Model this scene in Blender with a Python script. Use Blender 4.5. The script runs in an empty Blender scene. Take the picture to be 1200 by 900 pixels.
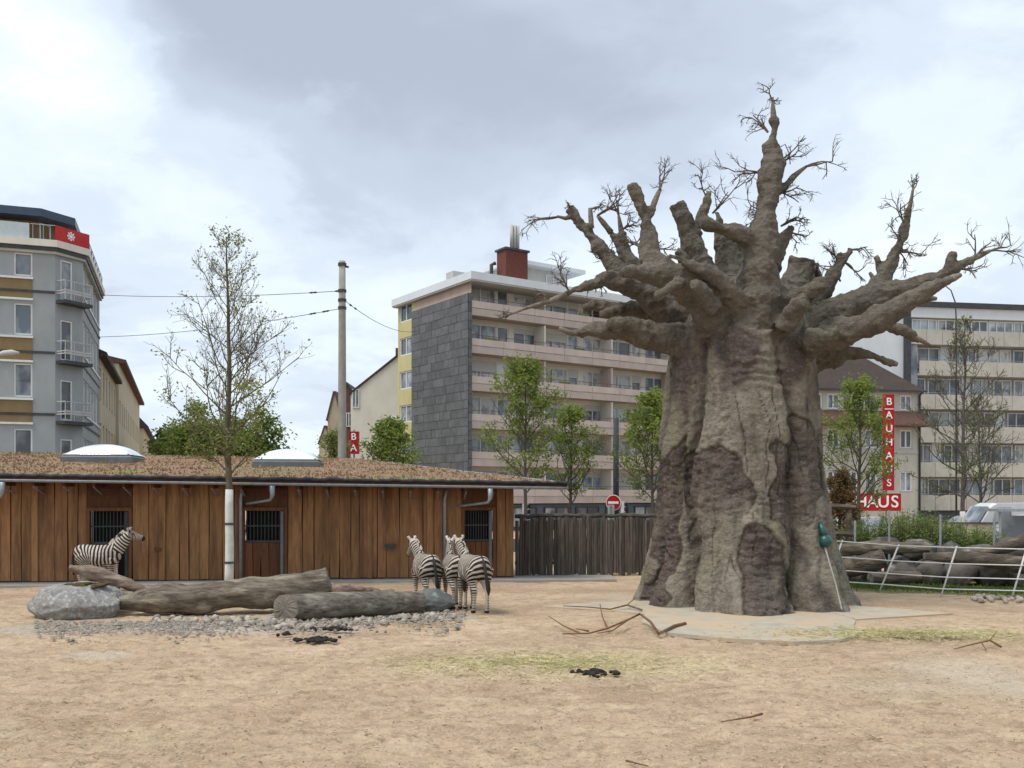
import bpy, bmesh, math, random
import numpy as np
from mathutils import Vector, Matrix

# ------------------------------------------------------------------ camera, sky, sun, exposure
F, H, HOR = 1100.0, 2.6, 580.0            # focal length in photo pixels, eye height, horizon row (photo 1200x900)
scene = bpy.context.scene
cam_d = bpy.data.cameras.new('camera'); cam = bpy.data.objects.new('camera', cam_d)
scene.collection.objects.link(cam); scene.camera = cam
cam.location = (0, 0, H); cam.rotation_euler = (math.radians(90), 0, 0)
cam_d.sensor_width = 36; cam_d.lens = 36*F/1200; cam_d.shift_y = (HOR-450)/1200
cam_d.clip_start = .1; cam_d.clip_end = 3000

SUN_EL, SUN_AZ = math.radians(62), math.radians(238)   # azimuth clockwise from +Y: behind the camera, to the left
world = bpy.data.worlds.new('World'); scene.world = world; world.use_nodes = True
def build_sky():
    nt = world.node_tree; N = nt.nodes; L = nt.links; N.clear()
    out = N.new('ShaderNodeOutputWorld'); bg = N.new('ShaderNodeBackground'); bg.inputs[1].default_value = .1
    sky = N.new('ShaderNodeTexSky'); sky.sky_type = 'NISHITA'; sky.sun_disc = False
    sky.sun_elevation = SUN_EL; sky.sun_rotation = SUN_AZ; sky.air_density = 1.2; sky.dust_density = 2.0
    tc = N.new('ShaderNodeTexCoord')
    def math_(op, a, b=None, c=None, clamp=False):
        m = N.new('ShaderNodeMath'); m.operation = op; m.use_clamp = clamp
        for i, v in enumerate((a, b, c)):
            if v is None: continue
            if hasattr(v, 'default_value') or hasattr(v, 'is_linked'): L.new(v, m.inputs[i])
            else: m.inputs[i].default_value = v
        return m.outputs[0]
    nrm = N.new('ShaderNodeVectorMath'); nrm.operation = 'NORMALIZE'; L.new(tc.outputs['Generated'], nrm.inputs[0])
    sep = N.new('ShaderNodeSeparateXYZ'); L.new(nrm.outputs[0], sep.inputs[0])
    den = math_('ADD', math_('MAXIMUM', sep.outputs[2], 0.0), .28)
    cmb = N.new('ShaderNodeCombineXYZ')
    L.new(math_('DIVIDE', sep.outputs[0], den), cmb.inputs[0]); L.new(math_('DIVIDE', sep.outputs[1], den), cmb.inputs[1])
    def noise(scale, detail, rough, off, dist=0):
        mp = N.new('ShaderNodeMapping'); mp.inputs['Location'].default_value = off; L.new(cmb.outputs[0], mp.inputs[0])
        n = N.new('ShaderNodeTexNoise'); n.inputs['Scale'].default_value = scale; n.inputs['Detail'].default_value = detail
        n.inputs['Roughness'].default_value = rough; n.inputs['Distortion'].default_value = dist
        L.new(mp.outputs[0], n.inputs['Vector']); return n.outputs[0]
    big = noise(1.5, 7, .55, (3.1, 1.7, 0), .25); fine = noise(5.5, 6, .6, (7.3, 2.2, 0), .4)
    v = math_('ADD', math_('MULTIPLY', big, .66), math_('MULTIPLY', fine, .34))
    # banks of cloud seen over the zoo: (photo column, row, cosine width, weight); negative = grey underside, positive = bright gap
    warp = math_('MULTIPLY', math_('SUBTRACT', fine, .5), .035)
    for px, py, w, a in ((330, 60, .020, -.21), (560, 10, .03, -.15), (200, 40, .006, -.10), (430, 120, .005, -.08), (760, 20, .02, -.07), (70, 60, .0035, .20), (115, 85, .0016, .12), (285, 185, .006, .14), (200, 185, .004, .08), (420, 165, .005, .08),
                          (500, 110, .002, .05), (600, 230, .03, .04), (820, 60, .025, -.04), (60, 230, .012, -.03)):
        d = Vector(((px-600)/F, 1, (HOR-py)/F)).normalized()
        dp = N.new('ShaderNodeVectorMath'); dp.operation = 'DOT_PRODUCT'; L.new(nrm.outputs[0], dp.inputs[0]); dp.inputs[1].default_value = d
        c = math_('ADD', dp.outputs['Value'], math_('MULTIPLY', warp, min(1, w*60)))
        t = math_('DIVIDE', math_('SUBTRACT', c, 1-2*w), 2*w, None, True)
        t = math_('MULTIPLY', t, t)
        v = math_('ADD', v, math_('MULTIPLY', t, a))
    ramp = N.new('ShaderNodeValToRGB'); L.new(v, ramp.inputs[0]); cr = ramp.color_ramp; cr.interpolation = 'EASE'
    cr.elements[0].position = .22; cr.elements[0].color = (4.5, 5.1, 6.0, 1)
    cr.elements[1].position = .74; cr.elements[1].color = (10.3, 10.4, 10.5, 1)
    for p, c in ((.35, (5.6, 6.35, 7.5)), (.45, (7.0, 7.9, 9.0)), (.55, (8.2, 9.1, 9.8))):
        e = cr.elements.new(p); e.color = (*c, 1)
    mix = N.new('ShaderNodeMix'); mix.data_type = 'RGBA'; mix.inputs[0].default_value = .88
    L.new(sky.outputs[0], mix.inputs[6]); L.new(ramp.outputs[0], mix.inputs[7])
    L.new(mix.outputs[2], bg.inputs[0]); L.new(bg.outputs[0], out.inputs[0])
build_sky()
sun_d = bpy.data.lights.new('sun', 'SUN'); sun_d.energy = 2.4; sun_d.angle = math.radians(24); sun_d.color = (1, .95, .87)
sun = bpy.data.objects.new('sun', sun_d); scene.collection.objects.link(sun)
_sd = Vector((math.sin(SUN_AZ)*math.cos(SUN_EL), math.cos(SUN_AZ)*math.cos(SUN_EL), math.sin(SUN_EL)))
sun.rotation_euler = _sd.to_track_quat('Z', 'Y').to_euler(); sun.location = (-20, -20, 40)
vs = scene.view_settings; vs.view_transform = 'Standard'; vs.look = 'None'; vs.exposure = 0.22; vs.gamma = 1; vs.use_curve_mapping = False

# ------------------------------------------------------------------ helpers
random.seed(7); rng = np.random.default_rng(7)
COL = scene.collection
R = math.radians
def uni(a, b): return random.uniform(a, b)
def G(px, py, z=0.):                        # photo pixel -> point on the ground plane (or plane z)
    D = F*(H-z)/(py-HOR); return Vector(((px-600)/F*D, D, z))
def AT(px, py, D):                          # photo pixel at a known distance
    return Vector(((px-600)/F*D, D, H+(HOR-py)*D/F))

def tag(o, label=None, cat=None, group=None, kind=None):
    if label: o['label'] = label
    if cat: o['category'] = cat
    if group: o['group'] = group
    if kind: o['kind'] = kind
    return o
def obj(name, me, mat=None, parent=None, loc=(0, 0, 0), rot=(0, 0, 0)):
    if mat is not None and len(me.materials) == 0: me.materials.append(mat)
    o = bpy.data.objects.new(name, me); COL.objects.link(o)
    if parent is not None: o.parent = parent
    o.location = loc; o.rotation_euler = rot
    return o
def empty(name, loc, rz=0., label=None, cat=None, group=None):
    o = bpy.data.objects.new(name, None); COL.objects.link(o); o.empty_display_size = .3
    o.location = loc; o.rotation_euler = (0, 0, rz)
    return tag(o, label, cat, group)
def copy_tree(o, parent=None):
    c = o.copy(); COL.objects.link(c); c.parent = parent
    for ch in o.children: copy_tree(ch, c)
    return c

class MB:
    def __init__(s): s.v = []; s.f = []
    def box(s, x0, x1, y0, y1, z0, z1, jit=0):
        n = len(s.v)
        for x in (x0, x1):
            for y in (y0, y1):
                for z in (z0, z1): s.v.append((x, y, z))
        s.f += [(n, n+1, n+3, n+2), (n+4, n+6, n+7, n+5), (n, n+4, n+5, n+1), (n+2, n+3, n+7, n+6), (n, n+2, n+6, n+4), (n+1, n+5, n+7, n+3)]
        return s
    def tube(s, pts, rad, sides=6, cap=True, wob=0.):
        pts = [Vector(p) for p in pts]; m = len(pts)
        if not hasattr(rad, '__len__'): rad = [rad]*m
        base = len(s.v); prev = None
        for i, p in enumerate(pts):
            d = (pts[min(i+1, m-1)]-pts[max(i-1, 0)])
            d = d.normalized() if d.length > 1e-9 else Vector((0, 0, 1))
            if prev is None:
                up = Vector((0, 0, 1)) if abs(d.z) < .9 else Vector((1, 0, 0))
                a = d.cross(up).normalized()
            else:
                a = prev - d*prev.dot(d); a = a.normalized() if a.length > 1e-6 else d.orthogonal().normalized()
            prev = a; b = d.cross(a)
            for k in range(sides):
                t = 2*math.pi*k/sides; r = rad[i]*(1+(uni(-wob, wob) if wob else 0))
                q = p+(a*math.cos(t)+b*math.sin(t))*r; s.v.append((q.x, q.y, q.z))
        for i in range(m-1):
            for k in range(sides):
                k2 = (k+1) % sides; A = base+i*sides
                s.f.append((A+k, A+k2, A+sides+k2, A+sides+k))
        if cap:
            s.f.append(tuple(base+k for k in range(sides))[::-1]); s.f.append(tuple(base+(m-1)*sides+k for k in range(sides)))
        return s
    def quad(s, *p):
        n = len(s.v); s.v += [tuple(q) for q in p]; s.f.append(tuple(range(n, n+len(p)))); return s
    def prism(s, poly, z0, z1):
        n = len(s.v); m = len(poly)
        s.v += [(p[0], p[1], z0) for p in poly]+[(p[0], p[1], z1) for p in poly]
        s.f.append(tuple(range(n, n+m))[::-1]); s.f.append(tuple(range(n+m, n+2*m)))
        for i in range(m): s.f.append((n+i, n+(i+1) % m, n+m+(i+1) % m, n+m+i))
        return s
    def mesh(s, name, smooth=False):
        me = bpy.data.meshes.new(name); me.from_pydata(s.v, [], s.f); me.update()
        if smooth: me.polygons.foreach_set('use_smooth', [True]*len(me.polygons))
        return me
    def build(s, name, mat, parent=None, smooth=False, loc=(0, 0, 0), rot=(0, 0, 0)):
        return obj(name, s.mesh(name, smooth), mat, parent, loc, rot)
_boxes = {}
def box(name, size, loc, mat, parent=None, rz=0., kind=None):     # box with its base centre at loc; alike boxes share a mesh
    k = (tuple(round(q, 3) for q in size), mat.name)
    if k not in _boxes:
        x, y, z = size; _boxes[k] = MB().box(-x/2, x/2, -y/2, y/2, 0, z).mesh(name); _boxes[k].materials.append(mat)
    o = obj(name, _boxes[k], None, parent, loc, (0, 0, rz))
    if kind: o['kind'] = kind
    return o
def span(name, x0, x1, y0, y1, z0, z1, mat, parent=None):
    return box(name, (x1-x0, y1-y0, z1-z0), ((x0+x1)/2, (y0+y1)/2, z0), mat, parent)

# ---- lattice noise in numpy
_perm = rng.random((64, 64, 64)).astype(np.float32)
def vnoise(P):
    P = np.asarray(P, dtype=np.float64); i = np.floor(P).astype(int); f = P-i; f = f*f*(3-2*f); i &= 63; j = (i+1) & 63
    x0, y0, z0 = i.T; x1, y1, z1 = j.T; fx, fy, fz = f.T
    def l(a, b, t): return a+(b-a)*t
    return l(l(l(_perm[x0, y0, z0], _perm[x1, y0, z0], fx), l(_perm[x0, y1, z0], _perm[x1, y1, z0], fx), fy),
             l(l(_perm[x0, y0, z1], _perm[x1, y0, z1], fx), l(_perm[x0, y1, z1], _perm[x1, y1, z1], fx), fy), fz)*2-1
def fbm(P, o=4):
    P = np.asarray(P, dtype=np.float64); s = 0; a = 1.; t = 0
    for k in range(o): s = s+a*vnoise(P*(2**k)+17.3*k); t += a; a *= .5
    return s/t
def verts(me):
    a = np.empty(len(me.vertices)*3); me.vertices.foreach_get('co', a); return a.reshape(-1, 3)
def normals(me):
    a = np.empty(len(me.vertices)*3, dtype=np.float32); me.vertex_normals.foreach_get('vector', a); return a.reshape(-1, 3)
def set_verts(me, a): me.vertices.foreach_set('co', np.ascontiguousarray(a, dtype=np.float32).ravel()); me.update()
def attr(me, name, vals):
    t = me.attributes.new(name, 'FLOAT', 'POINT'); t.data.foreach_set('value', np.ascontiguousarray(vals, dtype=np.float32))
def remesh(me, voxel, smooth=0):
    o = bpy.data.objects.new('tmp', me); COL.objects.link(o)
    m = o.modifiers.new('r', 'REMESH'); m.mode = 'VOXEL'; m.voxel_size = voxel; m.use_smooth_shade = True
    if smooth:
        s = o.modifiers.new('s', 'SMOOTH'); s.iterations = smooth; s.factor = .5
    dg = bpy.context.evaluated_depsgraph_get(); dg.update()
    r = bpy.data.meshes.new_from_object(o.evaluated_get(dg))
    bpy.data.objects.remove(o); r.materials.clear()
    r.polygons.foreach_set('use_smooth', [True]*len(r.polygons)); return r
def text_mesh(s, size, depth=.0, bold=0.):
    c = bpy.data.curves.new('t', 'FONT'); c.body = s; c.size = size; c.align_x = 'CENTER'; c.align_y = 'CENTER'; c.extrude = depth; c.offset = bold
    o = bpy.data.objects.new('t', c); COL.objects.link(o)
    dg = bpy.context.evaluated_depsgraph_get(); dg.update()
    me = bpy.data.meshes.new_from_object(o.evaluated_get(dg)); bpy.data.objects.remove(o); me.materials.clear(); return me

# ------------------------------------------------------------------ materials
def M(name, c1, c2=None, scale=4., detail=6, rough=.85, bump=0., bscale=None, stretch=(1, 1, 1), rnd=0., metal=0., spec=.3,
      lo=.35, hi=.65, c3=None, scale3=.7, lo3=.5, hi3=.7, dist=0., coat=0., trans=0., emit=None, hue=0.):
    m = bpy.data.materials.new(name); m.use_nodes = True; nt = m.node_tree; N = nt.nodes; L = nt.links
    b = N['Principled BSDF']; b.inputs['Roughness'].default_value = rough; b.inputs['Metallic'].default_value = metal
    b.inputs['Specular IOR Level'].default_value = spec; b.inputs['Coat Weight'].default_value = coat
    c2 = c2 or tuple(x*.75 for x in c1)
    tc = N.new('ShaderNodeTexCoord'); vec = tc.outputs['Object']; oi = N.new('ShaderNodeObjectInfo')
    ad = N.new('ShaderNodeVectorMath'); ad.operation = 'MULTIPLY_ADD'
    L.new(oi.outputs['Random'], ad.inputs[0]); ad.inputs[1].default_value = (37, 53, 71); L.new(vec, ad.inputs[2])
    mp = N.new('ShaderNodeMapping'); mp.inputs['Scale'].default_value = stretch; L.new(ad.outputs[0], mp.inputs[0])
    def noise(sc, det=detail, ds=0.):
        n = N.new('ShaderNodeTexNoise'); n.inputs['Scale'].default_value = sc; n.inputs['Detail'].default_value = det
        n.inputs['Roughness'].default_value = .6; n.inputs['Distortion'].default_value = ds; L.new(mp.outputs[0], n.inputs['Vector']); return n.outputs[0]
    def rngm(v, a, c):
        q = N.new('ShaderNodeMapRange'); q.inputs[1].default_value = a; q.inputs[2].default_value = c; L.new(v, q.inputs[0]); return q.outputs[0]
    def mixc(f, a, c):
        q = N.new('ShaderNodeMix'); q.data_type = 'RGBA'; L.new(f, q.inputs[0])
        for i, x in ((6, a), (7, c)):
            if isinstance(x, tuple): q.inputs[i].default_value = (*x, 1)
            else: L.new(x, q.inputs[i])
        return q.outputs[2]
    n1 = noise(scale, ds=dist); col = mixc(rngm(n1, lo, hi), c1, c2)
    if c3: col = mixc(rngm(noise(scale3, 5), lo3, hi3), col, c3)
    if rnd or hue:
        h = N.new('ShaderNodeHueSaturation'); L.new(col, h.inputs['Color'])
        h.inputs['Value'].default_value = 1
        if rnd: L.new(rngm(oi.outputs['Random'], 0, 1), h.inputs['Value']); q = h.inputs['Value'].links[0].from_node; q.inputs[3].default_value = 1-rnd; q.inputs[4].default_value = 1+rnd
        if hue:
            w = N.new('ShaderNodeTexWhiteNoise'); w.noise_dimensions = '1D'; L.new(oi.outputs['Random'], w.inputs['W'])
            q = N.new('ShaderNodeMapRange'); L.new(w.outputs[0], q.inputs[0]); q.inputs[3].default_value = .5-hue; q.inputs[4].default_value = .5+hue; L.new(q.outputs[0], h.inputs['Hue'])
        col = h.outputs[0]
    L.new(col, b.inputs['Base Color'])
    if bump:
        bp = N.new('ShaderNodeBump'); bp.inputs['Strength'].default_value = min(1, bump); bp.inputs['Distance'].default_value = .03*max(1, bump)
        L.new(noise(bscale or scale*3, 8), bp.inputs['Height']); L.new(bp.outputs[0], b.inputs['Normal'])
    if trans:
        tr = N.new('ShaderNodeBsdfTranslucent'); L.new(col, tr.inputs[0]); mx = N.new('ShaderNodeMixShader'); mx.inputs[0].default_value = trans
        L.new(b.outputs[0], mx.inputs[1]); L.new(tr.outputs[0], mx.inputs[2]); L.new(mx.outputs[0], N['Material Output'].inputs[0])
    if emit:
        b.inputs['Emission Color'].default_value = (*emit, 1); b.inputs['Emission Strength'].default_value = 1
    return m
def glass_mat(name, dark, light, scale=.6, lo=.45, hi=.6):         # window glass, curtain and sky-reflection tones painted into its colour
    return M(name, dark, light, scale=scale, detail=3, rough=.06, spec=.6, lo=lo, hi=hi, rnd=.45, stretch=(1, 1, .6))

mt = {}
mt['pane'] = glass_mat('window_glass', (.085, .10, .12), (.36, .39, .42))
mt['pane_blue'] = glass_mat('window_glass_blue', (.12, .15, .18), (.40, .45, .50))
mt['pane_curtain'] = glass_mat('window_glass_curtain', (.48, .48, .46), (.22, .24, .26), scale=1.6, lo=.5, hi=.58)
mt['white'] = M('white_frame', (.72, .73, .73), (.62, .63, .63), rough=.5)
mt['galv'] = M('galvanised_steel', (.36, .39, .42), (.25, .28, .31), scale=9, rough=.5, metal=.35)
mt['dark_metal'] = M('dark_metal', (.06, .065, .07), (.04, .04, .045), rough=.5)
mt['black'] = M('shade_black', (.012, .012, .013), (.008, .008, .008), rough=.9)
mt['asphalt'] = M('asphalt', (.055, .055, .057), (.04, .04, .042), scale=3, rough=.9, bump=.3, bscale=60)
# ------------------------------------------------------------------ ground
BAO = Vector(((872-600)/F*22.9, 22.9, 0))                 # centre of the concrete baobab
def axis(parts):
    out = []
    for a, b, n in parts: out += list(np.linspace(a, b, n, endpoint=False))
    return np.array(out+[parts[-1][1]])
def make_ground():
    xs = axis([(-900, -120, 10), (-120, -24, 12), (-24, -15, 30), (-15, 17, 600), (17, 28, 30), (28, 130, 12), (130, 900, 10)])
    ys = axis([(-300, -10, 6), (-10, 6, 12), (6, 8.5, 20), (8.5, 20, 330), (20, 34, 150), (34, 60, 16), (60, 200, 14), (200, 1500, 12)])
    X, Y = np.meshgrid(xs, ys); P = np.stack([X.ravel(), Y.ravel(), np.zeros(X.size)], 1)
    near = np.exp(-np.clip(np.abs(P[:, 0])-17, 0, 99)/3)*np.clip((33-P[:, 1])/4, 0, 1)*np.clip((P[:, 1]-3)/3, 0, 1)
    z = fbm(P*.35, 3)*.05+fbm(P*1.7+5, 3)*.022+np.minimum(fbm(P*np.array([3.2, 4.2, 1])+9, 3), .1)*.022+fbm(P*np.array([8, 9, 1])+3, 2)*.007
    dent = np.zeros(X.shape); prnt = np.random.default_rng(4)          # hoof prints and scuffs trodden into the sand
    for k in range(5200):
        D = 8.6*math.exp(prnt.random()*1.0); cx = prnt.uniform(-.58, .58)*D; cy = D; a = prnt.uniform(0, math.pi); l, w = prnt.uniform(.07, .20), prnt.uniform(.045, .085); dp = prnt.uniform(.004, .024)
        i0, i1 = np.searchsorted(xs, [cx-.4, cx+.4]); j0, j1 = np.searchsorted(ys, [cy-.4, cy+.4])
        xx = X[j0:j1, i0:i1]-cx; yy = Y[j0:j1, i0:i1]-cy; u_ = (xx*math.cos(a)+yy*math.sin(a))/l; v_ = (-xx*math.sin(a)+yy*math.cos(a))/w; q = u_*u_+v_*v_
        dent[j0:j1, i0:i1] += dp*(-np.exp(-q*1.2)+.55*np.exp(-(np.sqrt(q)-1.5)**2*3))
    P[:, 2] = (z-.03+np.clip(dent.ravel(), -.035, .03))*near-.012
    pad = np.clip((5.6-np.hypot(P[:, 0]-BAO.x, (P[:, 1]-BAO.y+1.0)*1.15))/.9, 0, 1); P[:, 2] = P[:, 2]*(1-.8*pad)+.0*pad    # levelled round the slab
    ny, nx = X.shape
    idx = np.arange(nx*ny).reshape(ny, nx)
    fa = np.stack([idx[:-1, :-1], idx[:-1, 1:], idx[1:, 1:], idx[1:, :-1]], -1).reshape(-1, 4)
    me = bpy.data.meshes.new('ground'); me.from_pydata(P.tolist(), [], fa.tolist()); me.update()
    me.polygons.foreach_set('use_smooth', [True]*len(me.polygons))
    # worn patches with their own outline: grey grit by the logs, pale dust, hay-stained soil, grass under the rail fence
    wn = fbm(P*.9+31, 4)
    def patch(px, py, rx, ry, soft=.35):
        c = G(px, py); d = np.sqrt(((P[:, 0]-c.x)/rx)**2+((P[:, 1]-c.y)/ry)**2)
        return np.clip((1-d+wn*.55)/soft, 0, 1)
    grit = np.maximum.reduce([patch(150, 733, 2.6, .9), patch(300, 735, 2.4, 1.0), patch(430, 722, 2.4, .8), patch(60, 735, 1.4, .8)])
    pale = np.maximum.reduce([patch(1160, 790, 1.7, 2.2, .9), patch(1060, 800, 1.5, 1.2, .9)*.6, patch(740, 702, 1.6, 1.6, .8), patch(110, 765, .7, .4)])
    hay = np.maximum.reduce([patch(640, 776, 2.6, 1.3, .9), patch(735, 783, 1.2, .5, .9), patch(540, 776, 1.2, .6, .9), patch(1080, 745, 2.6, .8, .9), patch(170, 860, .8, .5, 1)*.35])
    e = G(1010, 688); grass = np.clip((P[:, 1]-(24.9-.45*(P[:, 0]-11))+wn*.8)/.35, 0, 1)*np.clip((P[:, 0]-8.6)/.4, 0, 1)*np.clip((30-P[:, 1])/1, 0, 1)
    track = np.clip(1-np.abs(P[:, 1]-25.9-wn*1.0-.12*P[:, 0])/1.0, 0, 1)
    for n, v in (('grit', grit), ('pale', pale), ('hay', hay), ('grass', grass), ('track', track)): attr(me, n, v)
    m = bpy.data.materials.new('sandy_soil'); m.use_nodes = True; nt = m.node_tree; N = nt.nodes; L = nt.links; b = N['Principled BSDF']
    b.inputs['Roughness'].default_value = .95; b.inputs['Specular IOR Level'].default_value = .1
    tc = N.new('ShaderNodeTexCoord')
    def noise(sc, det=6, ro=.6, st=(1, 1, 1), off=0):
        mp = N.new('ShaderNodeMapping'); mp.inputs['Scale'].default_value = st; mp.inputs['Location'].default_value = (off, off*1.7, 0); L.new(tc.outputs['Object'], mp.inputs[0])
        n = N.new('ShaderNodeTexNoise'); n.inputs['Scale'].default_value = sc; n.inputs['Detail'].default_value = det; n.inputs['Roughness'].default_value = ro
        L.new(mp.outputs[0], n.inputs['Vector']); return n.outputs[0]
    def rm(v, a, c, lo=0, hi=1):
        q = N.new('ShaderNodeMapRange'); q.inputs[1].default_value = a; q.inputs[2].default_value = c; q.inputs[3].default_value = lo; q.inputs[4].default_value = hi; L.new(v, q.inputs[0]); return q.outputs[0]
    def mix(f, a, c):
        q = N.new('ShaderNodeMix'); q.data_type = 'RGBA'; L.new(f, q.inputs[0])
        for i, x in ((6, a), (7, c)):
            if isinstance(x, tuple): q.inputs[i].default_value = (*x, 1)
            else: L.new(x, q.inputs[i])
        return q.outputs[2]
    def at(n): a = N.new('ShaderNodeAttribute'); a.attribute_name = n; return a.outputs['Fac']
    def mul(a, v):
        q = N.new('ShaderNodeMath'); q.operation = 'MULTIPLY'; L.new(a, q.inputs[0])
        if isinstance(v, float): q.inputs[1].default_value = v
        else: L.new(v, q.inputs[1])
        return q.outputs[0]
    big = noise(.45, 5); med = noise(2.6, 6, .65, (1, 1.3, 1), 4); fine = noise(26, 6, .7); grain = noise(90, 3, .7)
    col = mix(rm(big, .35, .68), (.56, .425, .29), (.43, .315, .212))
    col = mix(mul(rm(med, .47, .64), .62), col, (.27, .19, .128))
    col = mix(mul(rm(noise(.22, 4, .6, (1, 1.6, 1), 13), .48, .64), .55), col, (.33, .235, .155))
    col = mix(mul(rm(noise(.9, 5, .65, (1, 2.2, 1), 33), .54, .66), .45), col, (.62, .50, .345))
    col = mix(mul(at('track'), .45), col, (.26, .17, .11))
    col = mix(mul(at('pale'), .55), col, (.55, .49, .40))
    col = mix(mul(at('grit'), rm(noise(5, 6), .3, .6, .45, .95)), col, (.43, .39, .335))
    col = mix(mul(at('hay'), rm(noise(9, 5), .35, .62, .1, .7)), col, (.58, .51, .29))
    col = mix(mul(at('grass'), rm(noise(6, 5), .3, .6, .5, .95)), col, (.10, .13, .035))
    col = mix(mul(rm(noise(7.5, 7, .72, (1, 1.5, 1), 21), .53, .68), .65), col, (.205, .138, .09))
    col = mix(mul(rm(fine, .47, .33), .65), col, (.68, .55, .39))
    col = mix(mul(rm(noise(14, 5, .7, (1, 1.6, 1), 8), .61, .67), .85), col, (.105, .07, .045))
    col = mix(mul(rm(grain, .55, .75), .45), col, (.17, .115, .075))
    L.new(col, b.inputs['Base Color'])
    b1 = N.new('ShaderNodeBump'); b1.inputs['Strength'].default_value = .85; b1.inputs['Distance'].default_value = .07; L.new(noise(9, 9, .7), b1.inputs['Height'])
    b2 = N.new('ShaderNodeBump'); b2.inputs['Strength'].default_value = .5; b2.inputs['Distance'].default_value = .015; L.new(noise(48, 6, .7), b2.inputs['Height']); L.new(b1.outputs[0], b2.inputs['Normal'])
    L.new(b2.outputs[0], b.inputs['Normal'])
    return tag(obj('ground', me, m), kind='structure')
ground = make_ground()

mt['pad'] = M('pad_concrete', (.44, .395, .32), (.35, .31, .245), scale=2.5, rough=.9, bump=.4, bscale=22, c3=(.46, .36, .25), scale3=.9, lo3=.44, hi3=.6)
def poly_px(pts): return [tuple(G(*p)[:2]) for p in pts]
for i, (pts, z) in enumerate((([(632, 711), (700, 706), (790, 704), (800, 716), (792, 726), (748, 719), (700, 715)], .014),
                              ([(760, 708), (960, 706), (1003, 728), (1000, 735), (1014, 741), (985, 751), (930, 753), (850, 749), (780, 742), (752, 730)], .020),
                              ([(940, 709), (1005, 711), (1117, 720), (1004, 727)], .027))):
    mb = MB(); mb.prism(poly_px(pts)[::-1], -.05, z)
    tag(mb.build('concrete_pad', mt['pad']), kind='structure')
mt['apron'] = M('apron_concrete', (.33, .32, .30), (.26, .25, .235), scale=1.2, rough=.9, bump=.2, bscale=25, c3=(.36, .28, .2), scale3=.5)
mb = MB(); mb.prism([(-24, 25.9), (-9, 27.1), (-4.5, 28.1), (3.2, 28.7), (3.2, 30.3), (-24, 31)], -.1, .018)
tag(mb.build('pavement', mt['apron']), kind='structure')
mb = MB(); mb.prism([(-90, 41), (90, 45), (90, 58), (6, 56), (-12, 54), (-90, 52)], -.1, .012)
tag(mb.build('road', mt['asphalt']), kind='structure')

# ------------------------------------------------------------------ the stable
WA, WB = Vector((-19.0, 27.2, 0)), Vector((0.05, 29.35, 0))          # foot of the front wall, left and right
ST_RZ = math.atan2((WB-WA).y, (WB-WA).x); ST_L = (WB-WA).length
st = empty('stable', WA, ST_RZ, 'long low wooden zebra stable with ochre vertical boards and planted flat roof', 'stable')
def st_x(px):                                                # pixel column -> distance along the wall
    k = (px-600)/F; d = (WB-WA)/ST_L; return (k*WA.y-WA.x)/(d.x-k*d.y)
def wood(name, c1, c2, c3, rnd, **k):
    return M(name, c1, c2, scale=5, stretch=(3.2, 3.2, .35), rough=.8, bump=.35, bscale=14, c3=c3, scale3=1.3, rnd=rnd, dist=.6, hue=.005, **k)
mt['board'] = wood('larch_board', (.31, .165, .074), (.215, .107, .047), (.125, .062, .031), .15, lo3=.46, hi3=.68)
mt['board_dark'] = wood('door_board', (.16, .065, .028), (.10, .042, .02), (.07, .03, .015), .2)
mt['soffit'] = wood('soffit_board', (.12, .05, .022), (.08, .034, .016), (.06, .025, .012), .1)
mt['sedum'] = M('sedum_roof', (.31, .205, .125), (.185, .115, .075), scale=5, rough=.95, bump=1.4, bscale=14, c3=(.19, .18, .075), scale3=.28, lo3=.54, hi3=.68)
mt['membrane'] = M('roof_membrane', (.045, .045, .05), (.025, .025, .028), scale=6, rough=.7, bump=.6, bscale=14)
mt['zinc'] = M('zinc_gutter', (.30, .33, .36), (.22, .24, .27), scale=6, rough=.45, metal=.3)
mt['dome'] = M('acrylic_dome', (.74, .78, .83), (.66, .70, .76), scale=2, rough=.12, spec=.5)
mt['curb'] = M('skylight_curb', (.15, .16, .165), (.11, .12, .12), rough=.6)
mt['bars'] = M('stall_bars', (.05, .06, .06), (.035, .04, .042), rough=.5, metal=.3)

doors = [(102, 155), (283, 337), (541, 581)]
DH = 2.2
dx = [(st_x(a), st_x(b)) for a, b in doors]
def wall_top(x): return 3.12-.20*x/ST_L
# backing wall in runs between the doors
runs = []; x0 = 0.
for a, b in dx: runs.append((x0, a)); x0 = b
runs.append((x0, ST_L))
for a, b in runs: MB().box(a, b, .03, .16, 0, 2.80).build('inner_wall', mt['soffit'], st)
for a, b in dx: span('lintel', a, b, .0, .16, DH+.02, 2.80, mt['soffit'], st)
def ztop(x): return 3.16-.27*(x+.5)/(ST_L+2.05)
mb = MB(); mb.v = [(0, .03, 2.801), (ST_L, .03, 2.801), (ST_L, .03, ztop(ST_L)), (0, .03, ztop(0)), (0, .16, 2.801), (ST_L, .16, 2.801), (ST_L, .16, ztop(ST_L)+.01), (0, .16, ztop(0)+.01)]
mb.f = [(0, 1, 2, 3), (7, 6, 5, 4), (0, 4, 5, 1), (3, 2, 6, 7), (1, 5, 6, 2), (0, 3, 7, 4)]; mb.build('wall_plate', mt['soffit'], st)
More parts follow.
